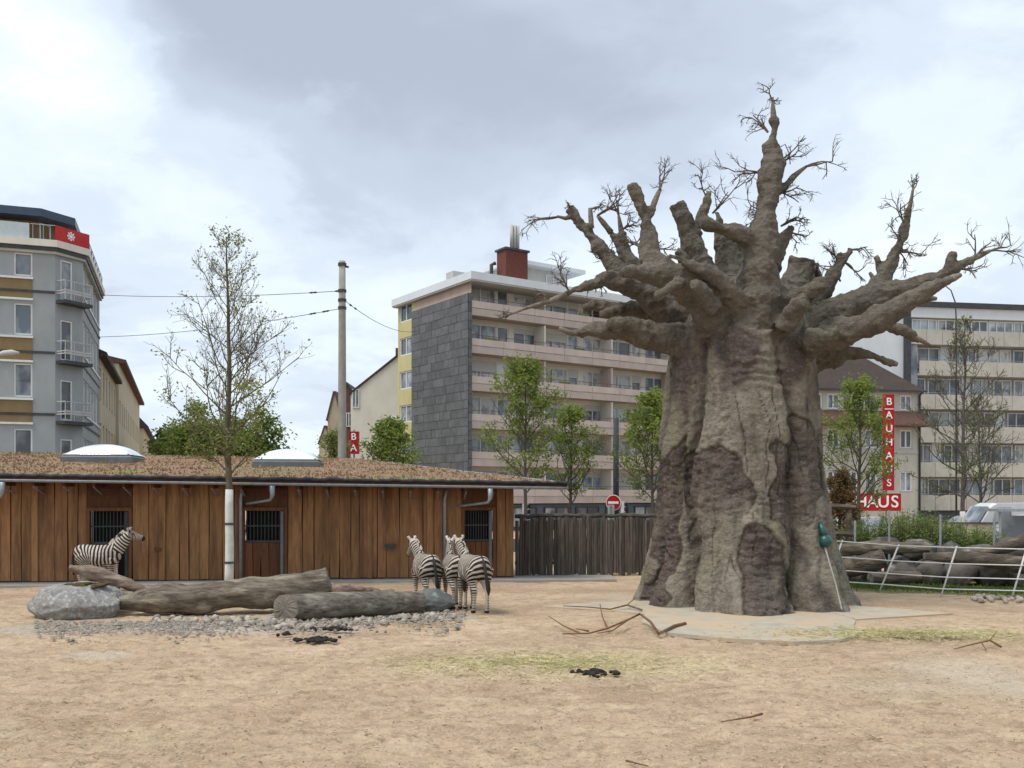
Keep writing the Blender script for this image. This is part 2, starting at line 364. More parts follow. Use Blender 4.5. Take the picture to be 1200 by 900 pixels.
def plank(x, w, z0, z1, mat, parent, y=-.02, th=.035):
    n = 6; L_, R_ = [], []
    a0, b0 = uni(-.006, .006), uni(-.006, .006)
    ph, ph2 = uni(0, 6), uni(0, 6); am = uni(.004, .020)
    for i in range(n+1):
        t = i/n; L_.append(x-w/2+a0+am*math.sin(ph+t*5)*uni(.4, 1)); R_.append(x+w/2+b0+am*math.sin(ph2+t*4.4)*uni(.4, 1))
    mb = MB()
    for i in range(n+1):
        z = z0+(z1-z0)*i/n
        mb.v += [(L_[i], y, z), (R_[i], y, z), (L_[i], y+th, z), (R_[i], y+th, z)]
    for i in range(n):
        A = 4*i; B = A+4
        mb.f += [(A, A+1, B+1, B), (A+1, A+3, B+3, B+1), (A+2, A, B, B+2)]
    mb.f += [(4*n, 4*n+1, 4*n+3, 4*n+2), (1, 0, 2, 3)]
    return mb.build('board', mat, parent)
for ri, (a, b) in enumerate(runs):
    x = a+.01
    while x < b-.03:
        w = uni(.26, .54)
        if b-x-w < .2: w = b-x
        plank(x+w/2, w-.022, uni(.05, .07), ztop(x+w/2)-.03, mt['board'], st, y=-.018-uni(0, .022)); x += w
    if b-a > .3:
        x = a+uni(.4, .9)                                         # cover strips, proud of the boards
        while x < b-.3:
            plank(x, uni(.12, .2), .05, ztop(x)-.04, mt['board'], st, y=-.075, th=.03); x += uni(1.3, 2.4)
span('sill_beam', 0, ST_L, -.01, .14, 0, .05, mt['dark_metal'], st)
def door(k, a, b, closed):
    w = b-a; c = (a+b)/2
    d = empty('door', (c, 0, .02)); d.parent = st
    fr = MB().box(-w/2, -w/2+.09, -.07, .12, 0, DH).box(w/2-.09, w/2, -.07, .12, 0, DH).box(-w/2+.09, w/2-.09, -.07, .12, DH-.1, DH)
    fr.build('door_frame', mt['board_dark'], d)
    span('shade_panel', -w/2+.09, w/2-.09, .30, .33, 0, DH-.1, mt['black'], d)  # black sheet paints in the shade of the stall inside
    wi = w-.18
    if closed == 'half':                                          # lower panel of boards, barred window above
        nb = 5
        for i in range(nb): plank(-wi/2+wi*(i+.5)/nb, wi/nb-.012, .05, 1.12, mt['board_dark'], d, y=.04)
        span('rail', -wi/2, wi/2, .02, .09, 1.13, 1.20, mt['bars'], d)
    elif closed == 'open':
        span('sliding_leaf', -wi/2, -wi/2+wi*.52, .04, .09, .05, 1.1, mt['board_dark'], d)
        span('rail', -wi/2, wi/2, .02, .09, 1.11, 1.18, mt['dark_metal'], d)
    n = 11
    for i in range(n):
        x = -wi/2+wi*(i+.5)/n
        MB().tube([(x, .06, 1.18), (x, .06, DH-.11)], .016, 6).build('bar', mt['bars'], d)
    span('grille_rail', -wi/2, wi/2, .045, .075, 1.62, 1.66, mt['bars'], d)
    span('hinge_post', wi/2-.12, wi/2-.03, -.03, .03, .02, DH-.12, mt['curb' if k != 0 else 'bars'], d)
door(0, *dx[0], 'open'); door(1, *dx[1], 'half'); door(2, *dx[2], 'half')

# roof: skewed deck rising to the back, with planting, torn membrane edge, gutter
def toL(X, Y): v = Matrix.Rotation(-ST_RZ, 3, 'Z') @ (Vector((X, Y, 0))-WA); return v.x, v.y
EAVE = -.95
fl = (-.5, EAVE, 3.13); fr_ = (ST_L+1.55, EAVE+.05, 2.86)
bx, by = toL(-6.3, 38.0); br = (bx, by, 3.95); bl = (-2.5, by+.2, 4.18)
def roof_pt(u, v, dz=0):
    p = (Vector(fl)*(1-u)+Vector(fr_)*u)*(1-v)+(Vector(bl)*(1-u)+Vector(br)*u)*v; p.z += dz; return p
def roof_sheet(n, m, dz, amp, u0=0, u1=1, v0=0, v1=1):
    mb = MB()
    P = np.array([roof_pt(u0+(u1-u0)*i/n, v0+(v1-v0)*j/m, dz) for j in range(m+1) for i in range(n+1)])
    P[:, 2] += (fbm(P*np.array([1.1, 1.1, 0])+3, 4)+.3)*amp
    mb.v = [tuple(p) for p in P]
    for j in range(m):
        for i in range(n): A = j*(n+1)+i; mb.f.append((A, A+1, A+n+2, A+n+1))
    return mb
rf = roof_sheet(90, 34, .10, .05, .002, .998, .004, .996).build('roof', mt['sedum'], st, smooth=True)
random.seed(3); mb = MB()                                          # dry sedum and grass tufts standing on the roof
for i in range(9000):
    u_, v_ = uni(.0, 1), uni(.005, .99)
    q = roof_pt(u_, v_, .11); h_ = uni(.02, .09)*(1.4 if random.random() < .1 else 1); a_ = uni(0, 6.28); d_ = Vector((math.cos(a_), math.sin(a_), 0))*uni(.02, .06)
    mb.quad(q-d_, q+d_, q+d_*.6+Vector((uni(-.03, .03), uni(-.03, .03), h_)))
tag(mb.build('sedum_tufts', M('sedum_tuft', (.35, .25, .15), (.22, .135, .085), scale=.35, rough=.95, c3=(.20, .20, .08), scale3=.28, lo3=.54, hi3=.70), rf), kind='stuff')
n = 80; mb = MB()                                                  # under-deck with thickness
for (dz) in (-.06, .06):
    for q in (fl, fr_, br, bl): mb.v.append((q[0], q[1], q[2]+dz))
mb.f = [(3, 2, 1, 0), (4, 5, 6, 7), (0, 1, 5, 4), (1, 2, 6, 5), (2, 3, 7, 6), (3, 0, 4, 7)]
mb.build('roof_deck', mt['soffit'], rf)
mb = MB(); e = [roof_pt(i/140, 0, .10+.012*math.sin(i*1.9+3*math.sin(i*.37))+uni(-.012, .015)) for i in range(141)]   # rolled membrane along the eaves, lumpy
mb.tube([(q.x, q.y-.02, q.z) for q in e], [.058+uni(-.01, .01) for _ in e], 7); mb.build('membrane_edge', mt['membrane'], rf, smooth=True)
mb = MB(); e = [roof_pt(1, i/30, .09) for i in range(31)]
mb.tube(e, [.045+uni(-.006, .006) for _ in e], 6); mb.build('edge_trim', mt['zinc'], rf, smooth=True)
mb = MB(); e = [roof_pt(i/40, 0) for i in range(41)]; g = []
for q in e:
    for k in range(7):
        t = math.pi*k/6; g.append((q.x, q.y-.12-.07*math.cos(t), q.z-.02-.075*math.sin(t)))
mb.v = g
for i in range(40):
    for k in range(6): mb.f.append((i*7+k, i*7+k+1, i*7+8+k, i*7+7+k))
gm = mb.build('gutter', mt['zinc'], st, smooth=True); gm.modifiers.new('s', 'SOLIDIFY').thickness = .012
x = .2
while x < ST_L+1.2:                                               # rafters with a diagonal strut each
    u = (x+.5)/(ST_L+2.05); z = fl[2]*(1-u)+fr_[2]*u-.07
    if x < ST_L: 
        span('rafter', x-.045, x+.045, EAVE+.12, .03, z-.13, z-.004, mt['soffit'], st)
        MB().tube([(x, EAVE+.16, z-.14), (x, -.03, z-.36)], .028, 4).build('strut', mt['zinc'], st)
    x += .83
def downpipe(px, kind):
    x = st_x(px); u = (x+.5)/(ST_L+2.05); z = fl[2]*(1-u)+fr_[2]*u-.1
    mb = MB()
    if kind == 'outlet':
        mb.tube([(x, EAVE-.12, z), (x, EAVE-.12, z-.28), (x-.06, EAVE-.05, z-.42), (x-.75, -.25, z-.52), (x-.9, -.1, z-.53)], [.08, .07, .04, .04, .04], 10)
    else:
        mb.tube([(x, EAVE-.1, z-.02), (x, EAVE-.1, z-.2), (x, -.2, z-.5), (x, -.13, z-.7), (x, -.13, .06)], .055, 10)
    mb.build('downpipe', mt['zinc'], st, smooth=True)
downpipe(21, 'outlet'); downpipe(325, 'outlet'); downpipe(571, 'outlet')
for px in (283, 521):
    x = st_x(px); MB().tube([(x, -.12, .05), (x, -.12, 2.45), (x+.05, -.25, 2.75)], .05, 10).build('downpipe', mt['zinc'], st, smooth=True)
x = st_x(457); mb = MB().box(x-.16, x+.16, -.2, -.09, .98, 1.1).box(x-.12, x-.02, -.24, -.2, .96, 1.04); mb.build('latch_box', mt['dark_metal'], st)
x = st_x(186); span('bolt_plate', x-.1, x+.1, -.1, -.045, .92, 1.02, mt['board_dark'], st)
def skylight(px0, px1, base_py, wz):
    D = 33.2; c = (px0+px1)/2; X = (c-600)/F*D; lx, ly = toL(X, D); w = (px1-px0)/F*D
    u = .5
    lo = min((roof_pt(a/60, b/40) for a in range(61) for b in range(41)), key=lambda q: (q.x-lx)**2+(q.y-ly)**2)
    s = empty('skylight', (lx, ly, lo.z+.04)); s.parent = st
    h = w/2; cd = h*.8
    mb = MB(); t = .88
    for (k, z) in ((1, -.1), (1, .17), (t, .30), (t, -.1)):
        for sx, sy in ((-1, -1), (1, -1), (1, 1), (-1, 1)): mb.v.append((sx*h*k, sy*cd*k, z))
    for r in range(2):
        for k in range(4): mb.f.append((r*4+k, r*4+(k+1) % 4, r*4+4+(k+1) % 4, r*4+4+k))
    mb.build('curb', mt['curb'], s)
    mb = MB(); n = 14
    for j in range(n+1):
        for i in range(n+1):
            a, b = i/n*2-1, j/n*2-1
            zz = .26+.40*((1-a**2)*(1-b**2))**.62
            mb.v.append((a*h*.96, b*cd*.96, zz))
    for j in range(n):
        for i in range(n): A = j*(n+1)+i; mb.f.append((A, A+1, A+n+2, A+n+1))
    mb.build('dome', mt['dome'], s, smooth=True)
skylight(84, 162, 546, 0); skylight(301, 376, 551, 0)

# ------------------------------------------------------------------ palisade fence behind, to the right of the stable
mt['pale_wood'] = M('weathered_palisade', (.135, .112, .092), (.075, .062, .052), scale=6, stretch=(3, 3, .4), rough=.9, bump=.5, bscale=20, rnd=.4, hue=.01)
fa, fb = Vector((.12, 30.1, 0)), Vector((6.0, 30.9, 0))
fe = empty('palisade_fence', fa, math.atan2((fb-fa).y, (fb-fa).x), 'weathered dark palisade fence of upright split poles beside the stable', 'fence')
x = .05; L_ = (fb-fa).length
while x < L_:
    w = uni(.085, .135)*(1.5 if random.random() < .08 else 1); h = uni(1.76, 1.92); mb = MB()
    mb.tube([(x+uni(-.02, .02), uni(-.02, .02), uni(-.05, .07)), (x+uni(-.012, .012), 0, .6), (x+uni(-.012, .012), 0, 1.2), (x+uni(-.02, .02), uni(-.02, .02), h)], [w*.52, w*.55, w*.52, w*.46], 7, wob=.12)
    mb.build('pole', mt['pale_wood'], fe); x += w*.83
span('back_rail', 0, L_, .14, .24, .35, .45, mt['pale_wood'], fe)
mb = MB(); mb.tube([(L_*i/30, .2+uni(-.02, .02), 1.92+uni(-.02, .02)) for i in range(31)], [.07+uni(-.015, .015) for _ in range(31)], 7, wob=.15)
mb.build('top_rail', mt['pale_wood'], fe)
# ------------------------------------------------------------------ the concrete baobab
def c5(cx, cy): return 600+cx/2, 80+cy/2
def make_baobab():
    S = BAO.y/F
    def loc(px, py, dd=0.):                     # point of the tree; dd = metres towards the back, at the tree's own distance
        p = AT(px, py, BAO.y+dd)-BAO; return p
    zs = np.array([-.25, 0, .35, .75, 1.3, 2.04, 2.8, 3.5, 4.3, 5.03, 5.64, 6.2, 6.7, 7.1, 7.5, 7.85])
    rs = np.array([2.48, 2.38, 2.22, 2.15, 2.05, 1.96, 1.88, 1.81, 1.74, 1.68, 1.64, 1.56, 1.42, 1.24, .95, .45])
    xs = np.array([.03, .03, .02, .02, 0, -.04, -.08, -.12, -.12, -.10, -.08, -.05, 0, 0, 0, 0])
    grooves = [(-50, 7, .26), (-27, 5, .10), (22, 6, .14), (38, 5, .08), (61, 7, .24), (92, 8, .12), (125, 9, .14), (160, 8, .12), (-165, 9, .14), (-125, 8, .14), (-88, 8, .12), (3, 5, .05), (-11, 5, .04)]
    nt, nz = 220, 110
    th = np.linspace(-180, 180, nt, endpoint=False); zz = np.concatenate([np.linspace(-.25, 7.84, nz)])
    T, Z = np.meshgrid(th, zz)
    Rz = np.interp(Z, zs, rs); Cx = np.interp(Z, zs, xs)
    Tw = T+5*np.sin(Z*1.1+T*.03)+3*np.sin(Z*2.3+1)
    L_ = np.zeros_like(T)
    main = sorted([-165, -125, -88, -50, 22, 61, 92, 125, 160]); main = [main[-1]-360]+main+[main[0]+360]   # folds between the fluted columns
    Tm = (Tw+180) % 360-180
    for g0, g1 in zip(main[:-1], main[1:]):
        t_ = (Tm-g0)/(g1-g0); in_ = (t_ >= 0) & (t_ < 1); A_ = .085+.0016*(g1-g0)
        L_ += np.where(in_, A_*np.clip(np.sin(np.pi*np.clip(t_, 0, 1)), 0, 1)**.55*(1+.5*np.clip(1.2-Z, 0, 1)), 0)
    L_ -= .16
    for g, w, d in grooves:
        dl = (Tw-g+180) % 360-180; k = .75+.45*np.clip((2.2-Z)/2.2, 0, 1)
        L_ -= d*k*np.exp(-np.abs(dl)/w)
    bulge = .05*np.cos(np.radians(T*8+40))*np.clip(1-Z/2, 0, 1)
    Rr = Rz*(1.13+L_*np.clip((7.4-Z)/1.0, .15, 1)+bulge)
    # arched hollow in the foot, facing the zoo path
    a = np.radians(T); X = Cx+Rr*np.sin(a); Y = -Rr*np.cos(a)
    mb = MB(); P = np.stack([X, Y, Z], -1).reshape(-1, 3); mb.v = P.tolist()
    for j in range(nz-1):
        for i in range(nt):
            i2 = (i+1) % nt; mb.f.append((j*nt+i, j*nt+i2, (j+1)*nt+i2, (j+1)*nt+i))
    mb.f.append(tuple(range(nt))[::-1]); mb.f.append(tuple((nz-1)*nt+i for i in range(nt)))
    # limbs: (points in the enlarged crop: column, row, radius, depth in metres towards the back); thin ends become separate tips
    limbs = [
     [(560,640,88,-.5),(575,570,74,-1.1),(580,510,58,-1.3),(584,450,48,-1.35),(588,395,44,-1.3),(597,340,27,-1.25),(601,300,28,-1.2),(603,262,34,-1.15),(614,215,32,-1.1),(610,182,23,-1.1),(613,165,16,-1.1),(616,138,15,-1.1),(613,112,9,-1.1),(611,80,4,-1.1)],
     [(590,420,26,-1.35),(550,395,27,-1.5),(510,382,21,-1.6),(470,370,17,-1.7),(447,350,14,-1.7),(455,320,12,-1.7),(458,298,9,-1.7)],
     [(606,470,26,-.9),(622,430,20,-.6),(640,395,16,-.5),(655,370,13,-.5)],
     [(615,310,15,-1.1),(640,275,12,-1.0),(662,252,8,-.9),(690,230,4,-.8)],
     [(540,640,60,-.4),(480,600,58,-.9),(450,545,52,-1.3),(400,502,46,-1.5),(350,478,40,-1.5),(322,440,30,-1.4),(320,390,22,-1.3),(305,330,19,-1.3),(283,272,13,-1.3)],
     [(318,370,14,-1.3),(330,325,10,-1.25),(346,285,5,-1.2)],
     [(380,492,34,-1.4),(330,480,30,-1.6),(280,478,20,-1.9),(255,485,10,-2.1)],
     [(470,620,50,.2),(390,580,46,.2),(330,540,38,.1),(270,508,30,-.1),(225,495,25,-.2),(185,508,18,-.3),(140,524,12,-.3),(90,545,7,-.3),(40,560,5,-.3),(0,575,3,-.3)],
     [(280,510,26,.1),(240,465,24,.3),(210,425,22,.4),(172,375,18,.5),(135,328,12,.5)],
     [(190,400,12,.45),(186,365,9,.4),(183,328,6,.4)],
     [(330,520,30,.8),(290,470,26,.9),(262,430,20,1.0),(232,385,12,1.0),(200,345,5,1.0)],
     [(270,435,16,1.0),(258,390,10,.9),(250,345,4,.9)],
     [(500,560,52,1.0),(460,490,44,1.0),(430,430,34,1.0),(412,380,28,1.0),(398,345,25,.9),(386,318,24,.9)],
     [(540,570,40,-1.3),(500,510,26,-1.7),(450,478,19,-1.9),(405,452,14,-2.0),(365,437,8,-2.1)],
     [(530,540,62,1.2),(515,470,52,1.5),(507,410,44,1.6),(505,375,32,1.6)],
     [(430,400,16,.95),(445,350,15,.9),(455,320,12,.9),(462,290,7,.9)],
     [(480,420,18,1.5),(485,370,14,1.5),(478,335,10,1.5)],
     [(480,680,56,-.2),(410,645,52,-.3),(345,630,40,-.5),(290,622,30,-.6),(240,620,25,-.7),(190,612,20,-.8),(145,622,10,-.8),(110,608,5,-.8)],
     [(320,635,24,-.8),(280,602,17,-1.0),(240,598,16,-1.1),(222,600,12,-1.1)],
     [(310,620,16,-.9),(290,600,9,-1.0),(276,590,4,-1.0)],
     [(420,600,36,.7),(350,575,28,.8),(290,565,22,.8),(245,562,19,.7),(200,555,15,.7),(165,560,8,.7)],
     [(260,562,16,.6),(225,572,13,.5),(205,578,8,.5)],
     [(610,590,60,.6),(650,530,48,.8),(670,485,42,.9),(680,448,36,.9)],
     [(600,600,50,-1.0),(650,550,34,-1.3),(695,522,26,-1.5),(735,500,17,-1.6)],
     [(680,580,40,.6),(722,540,27,.5),(745,500,23,.4),(768,462,19,.4),(795,425,13,.4)],
     [(765,470,14,.4),(768,430,10,.4)],
     [(640,640,60,0),(710,598,52,-.1),(770,572,46,-.2),(830,545,42,-.2),(895,524,32,-.2),(950,508,25,-.2),(1000,488,20,-.2),(1045,466,15,-.2),(1085,444,10,-.2),(1120,428,5,-.2)],
     [(845,540,30,-.1),(872,490,25,0),(895,440,20,0),(912,395,15,0),(925,350,10,0),(935,312,6,0),(940,282,3,0)],
     [(1005,490,16,-.2),(1025,460,15,-.2),(1036,432,12,-.2)],
     [(660,660,56,-.8),(740,628,42,-1.2),(810,605,36,-1.6),(870,580,32,-1.9),(920,552,27,-2.1),(970,522,19,-2.3),(1015,500,13,-2.4),(1052,484,6,-2.4)],
     [(820,600,22,-1.2),(870,600,17,-1.0),(915,616,13,-.9),(955,636,8,-.8),(982,650,3,-.8)],
     [(650,690,54,.3),(720,662,36,.2),(780,662,28,.1),(830,672,20,0),(870,684,14,0),(903,694,7,0)],
     [(660,720,40,.8),(720,692,24,.9),(755,690,17,.9),(785,680,10,.9)],
     [(700,640,36,-1.5),(740,628,24,-1.9),(770,610,14,-2.1)],
     [(838,520,12,-.1),(846,495,8,-.1),(838,478,4,-.1)],
     [(925,548,14,-2.0),(965,540,10,-2.0),(995,540,5,-2.0)],
     [(720,520,14,.9),(718,490,11,.9),(716,470,8,.9)],
     [(420,480,16,-1.2),(395,435,13,-1.3),(385,425,8,-1.3)],
     [(560,560,34,1.6),(560,480,26,1.8),(556,440,20,1.8)],
     [(640,600,34,-1.6),(668,560,24,-2.0),(690,545,17,-2.2)],
     [(470,560,30,-1.6),(440,520,22,-2.0),(425,505,15,-2.2)],
     [(760,600,26,.9),(800,560,20,1.1),(825,530,12,1.1)],
     [(690,520,20,1.4),(705,480,16,1.5),(712,455,12,1.5)],
     [(590,440,18,-.9),(615,425,14,-.8),(632,412,10,-.8)],
     [(395,500,18,-1.9),(360,520,13,-2.2),(335,535,9,-2.3)],
     [(870,480,14,.1),(860,455,10,.1),(852,440,7,.1)],
    ]
    RMIN = .075
    segs = []                                        # per limb: list of (p, q, rp, rq)
    thin = []
    for li, lb in enumerate(limbs):
        pts = []
        for cx, cy, r, dd in lb:
            px, py = c5(cx, cy); pts.append((loc(px, py, dd), r/2*S*(.83 if r < 60 else .9)))
        # densify with Catmull-Rom
        Q = []
        for i in range(len(pts)-1):
            p0 = pts[max(i-1, 0)]; p1 = pts[i]; p2 = pts[i+1]; p3 = pts[min(i+2, len(pts)-1)]
            for k in range(4):
                t = k/4; t2 = t*t; t3 = t2*t
                v = .5*((2*p1[0])+(p2[0]-p0[0])*t+(2*p0[0]-5*p1[0]+4*p2[0]-p3[0])*t2+(3*p1[0]-p0[0]-3*p2[0]+p3[0])*t3)
                Q.append((v, p1[1]*(1-t)+p2[1]*t))
        Q.append(pts[-1])
        fat = [q for q in Q if q[1] >= RMIN*.9]
        if len(fat) < len(Q): thin.append((li, Q[max(0, len(fat)-3):]))
        mb.tube([q[0] for q in fat], [max(q[1], RMIN)*(1+.05*math.sin(i*.9+li)+uni(-.04, .04)) for i, q in enumerate(fat)], 14)
        segs.append(fat)
    me = remesh(mb.mesh('baobab_raw'), .033, 3)
    P = verts(me); N_ = normals(me)
    # owner of each vertex: trunk (-1) or limb
    ang = np.degrees(np.arctan2(P[:, 0]-np.interp(P[:, 2], zs, xs), -P[:, 1]))
    rr = np.hypot(P[:, 0]-np.interp(P[:, 2], zs, xs), P[:, 1])
    best = np.where(P[:, 2] < 7.3, rr-np.interp(P[:, 2], zs, rs)-.08, rr+P[:, 2]-7.3+.2); own = np.full(len(P), -1)
    along = np.zeros(len(P))
    for li, fat in enumerate(segs):
        A = np.array([q[0] for q in fat]); rad = np.array([q[1] for q in fat])
        for i in range(len(A)-1):
            d = A[i+1]-A[i]; t = np.clip(((P-A[i]) @ d)/max(d @ d, 1e-9), 0, 1)
            dist = np.linalg.norm(P-(A[i]+t[:, None]*d), axis=1)-(rad[i]*(1-t)+rad[i+1]*t)
            if i < 2: dist = dist+.10
            m = dist < best; best[m] = dist[m]; own[m] = li
    trunkness = np.clip((6.4-P[:, 2])/1.2, 0, 1)*(own == -1)
    # --- dark stripped patches, the foot arch and softer dark areas partly along grooves, drawn on the front (enlarged-crop coordinates) and, freely, round the back
    def cr6(pts): return np.array([[(720+a/2.433-872)*S, H+(HOR-(360+b/2.433))*S] for a, b in pts])
    front = P[:, 1] < .2
    wob = np.stack([fbm(P*1.6+3, 5), fbm(P*1.6+40, 5)], 1)*.30
    uv = np.stack([P[:, 0]*(22.9-2.0)/22.9*1.06, P[:, 2]], 1)+wob
    def sdf(poly):
        n = len(poly); d = np.full(len(uv), 9e9); ins = np.zeros(len(uv), bool)
        for i in range(n):
            a, b = poly[i], poly[(i+1) % n]; e = b-a; w = uv-a
            t = np.clip((w @ e)/(e @ e), 0, 1); d = np.minimum(d, np.linalg.norm(w-t[:, None]*e, axis=1))
            c1 = (a[1] <= uv[:, 1]) != (b[1] <= uv[:, 1])
            with np.errstate(divide='ignore', invalid='ignore'): xi = a[0]+(uv[:, 1]-a[1])*e[0]/e[1]
            ins ^= c1 & (uv[:, 0] < xi)
        return np.where(ins, d, -d)
    hard = [[(185,375),(140,440),(118,500),(108,580),(105,650),(120,720),(95,780),(60,860),(110,845),(160,745),(172,600),(182,500),(195,440)],
            [(200,425),(232,418),(265,405),(300,428),(325,480),(345,540),(320,575),(240,585),(190,545),(188,460)],
            [(400,400),(430,392),(445,330),(465,312),(520,340),(545,400),(572,430),(572,480),(550,545),(520,560),(480,620),(450,640),(400,595),(385,540)],
            [(293,880),(288,760),(305,680),(330,610),(345,598),(372,612),(402,670),(412,740),(408,880)]]
    soft = [[(225,90),(300,50),(355,110),(365,200),(330,265),(290,250),(245,180)], [(430,110),(470,95),(510,130),(500,210),(455,260),(412,250),(418,190)],
            [(150,80),(215,40),(222,200),(208,330),(180,370),(165,250)], [(545,160),(580,220),(575,420),(585,560),(562,540),(545,400)], [(40,400),(100,380),(150,450),(100,600),(60,560)],
            [(380,560),(470,620),(480,760),(440,700),(400,620)], [(240,20),(420,0),(470,60),(330,90)], [(490,760),(540,760),(545,860),(480,860)]]
    sds = [sdf(cr6(p)) for p in hard]; sd = np.max(sds, axis=0); ss = np.max([sdf(cr6(p)) for p in soft], axis=0)
    bk = fbm(np.stack([ang*.02, ang*0, P[:, 2]*.45], 1)+8, 3)-.16
    sd = np.where(front, sd, bk*.8); ss = np.where(front, ss, bk)
    sd = np.where(own == -1, sd, -1); ss = np.where(own == -1, ss, -1)
    fade = np.ones(len(P))                            # the patches are sharp above and wear away below
    for k_, za, zb in ((1, 1.9, 2.6), (2, 1.5, 2.5)):
        fade = np.where(sds[k_] > -.06, np.clip((P[:, 2]+fbm(P*1.4+5, 3)*.7-za)/(zb-za), .0, 1), fade)
    fade = np.where(front, fade, 1)
    dark = np.clip(sd/.04, 0, 1)*fade*np.clip(.85+fbm(P*1.7+90, 3)*.6, .45, 1); softd = np.clip(ss/.22+.3+fbm(P*2.5+70, 3)*.5, 0, 1)*.92*(own == -1)
    edge = np.exp(-(sd/.03)**2)*(sd > -.5)*fade
    # --- relief
    rid = lambda q: 1-np.abs(vnoise(q))*2
    disp = fbm(P*1.3, 3)*.06*(1-.5*(own >= 0))+fbm(P*4.5, 3)*.026+(own == -1)*(rid(P*np.array([3.2, 3.2, 1.1])+7)*.018+rid(P*np.array([6, 6, 4.])+11)*.012)
    wr = np.sin(P[:, 2]*20+fbm(P*1.6+9, 3)*9+fbm(P*.7, 2)*4)
    wm = np.clip(fbm(P*.9+60, 3)*2+.35, 0, 1)*np.clip((P[:, 2]-3.2)/1.5, .15, 1)*(own == -1)
    disp += wr*.022*wm
    crs = np.abs(np.sin(P[:, 2]*13+fbm(P*1.3+19, 4)*10))**.35                       # sharp creases across the flutes
    disp -= (1-crs)*.05*np.clip(fbm(P*.8+33, 3)*2.2+.35, 0, 1)*(own == -1)
    disp += (own == -1)*(rid(P*np.array([9, 9, 14.])+5)*.010+fbm(P*17, 2)*.010)
    disp += dark*(-.055+fbm(P*np.array([5, 5, 9]), 3)*.05+rid(P*np.array([4, 4, 13.])+51)*.028)-edge*.06
    # vertical cracks in the render coat
    cv = np.abs(vnoise(np.stack([ang*.11+fbm(P*.8+2, 3)*1.3, P[:, 2]*0, P[:, 2]*.33], 1)))
    crack = np.clip(1-cv/.06, 0, 1)*(own == -1)*(P[:, 2] < 6.3)*np.clip(fbm(P*.5+77, 2)*3+.4, 0, 1)
    disp -= crack*.035
    # ribs across the limbs
    lm = (own >= 0)
    disp += lm*(rid(P*1.9+3)*.050+rid(P*4.6+23)*.034+rid(P*9+43)*.014+fbm(P*13, 2)*.014-.05)
    P2 = P+N_*disp[:, None]; P2[:, 2] = np.maximum(P2[:, 2], -.25)
    set_verts(me, P2); N2 = normals(me)
    crk = np.clip(np.maximum(edge*.95, crack*.9), 0, 1)
    # --- material
    m = bpy.data.materials.new('baobab_render'); m.use_nodes = True; nt_ = m.node_tree; NN = nt_.nodes; L = nt_.links; b = NN['Principled BSDF']
    b.inputs['Roughness'].default_value = .9; b.inputs['Specular IOR Level'].default_value = .2
    tc = NN.new('ShaderNodeTexCoord')
    def noise(sc, det=6, st=(1, 1, 1), ds=0):
        mp = NN.new('ShaderNodeMapping'); mp.inputs['Scale'].default_value = st; L.new(tc.outputs['Object'], mp.inputs[0])
        n = NN.new('ShaderNodeTexNoise'); n.inputs['Scale'].default_value = sc; n.inputs['Detail'].default_value = det; n.inputs['Roughness'].default_value = .62; n.inputs['Distortion'].default_value = ds
        L.new(mp.outputs[0], n.inputs['Vector']); return n.outputs[0]
    def rm(v, a, c, lo=0, hi=1):
        q = NN.new('ShaderNodeMapRange'); q.inputs[1].default_value = a; q.inputs[2].default_value = c; q.inputs[3].default_value = lo; q.inputs[4].default_value = hi; L.new(v, q.inputs[0]); return q.outputs[0]
    def mix(f, a, c):
        q = NN.new('ShaderNodeMix'); q.data_type = 'RGBA'; L.new(f, q.inputs[0])
        for i, x in ((6, a), (7, c)):
            if isinstance(x, tuple): q.inputs[i].default_value = (*x, 1)
            else: L.new(x, q.inputs[i])
        return q.outputs[2]
    def at(n): a = NN.new('ShaderNodeAttribute'); a.attribute_name = n; return a.outputs['Fac']
    def mul(a, v):
        q = NN.new('ShaderNodeMath'); q.operation = 'MULTIPLY'; L.new(a, q.inputs[0])
        if isinstance(v, float): q.inputs[1].default_value = v
        else: L.new(v, q.inputs[1])
        return q.outputs[0]
    base = mix(rm(noise(1.1, 6), .35, .65), (.295, .262, .21), (.20, .175, .14))
    base = mix(mul(rm(noise(3.0, 6, (1, 1, .28)), .46, .66), .7), base, (.088, .074, .060))
    base = mix(mul(rm(noise(.8, 4), .52, .66), .40), base, (.20, .205, .11))                  # greenish bloom
    base = mix(mul(at('limb'), .65), base, (.092, .081, .067))
    dk = mix(rm(noise(2.2, 6), .38, .64), (.074, .060, .055), (.115, .085, .073))
    dk = mix(mul(rm(noise(7, 5, (1, 1, 2)), .5, .7), .6), dk, (.042, .035, .033))
    base = mix(at('soft'), base, dk); base = mix(at('dark'), base, dk)
    base = mix(mul(at('crack'), .85), base, (.035, .028, .022))
    base = mix(mul(rm(noise(8.5, 7), .5, .68), .38), base, (.085, .070, .054))
    base = mix(mul(rm(noise(13, 6), .46, .32), .35), base, (.31, .27, .21))
    base = mix(mul(rm(noise(30, 5), .52, .70), .32), base, (.07, .06, .05))
    L.new(base, b.inputs['Base Color'])
    b1 = NN.new('ShaderNodeBump'); b1.inputs['Strength'].default_value = .9; b1.inputs['Distance'].default_value = .09; L.new(noise(5, 9, (1, 1, 1.8), .6), b1.inputs['Height'])
    b2 = NN.new('ShaderNodeBump'); b2.inputs['Strength'].default_value = .8; b2.inputs['Distance'].default_value = .045; L.new(noise(20, 8), b2.inputs['Height']); L.new(b1.outputs[0], b2.inputs['Normal'])
    L.new(b2.outputs[0], b.inputs['Normal'])
    # --- split the one surface into trunk and limbs
    root = empty('baobab_tree', BAO, 0, 'huge artificial baobab with bare stubby limbs standing on a concrete pad', 'baobab')
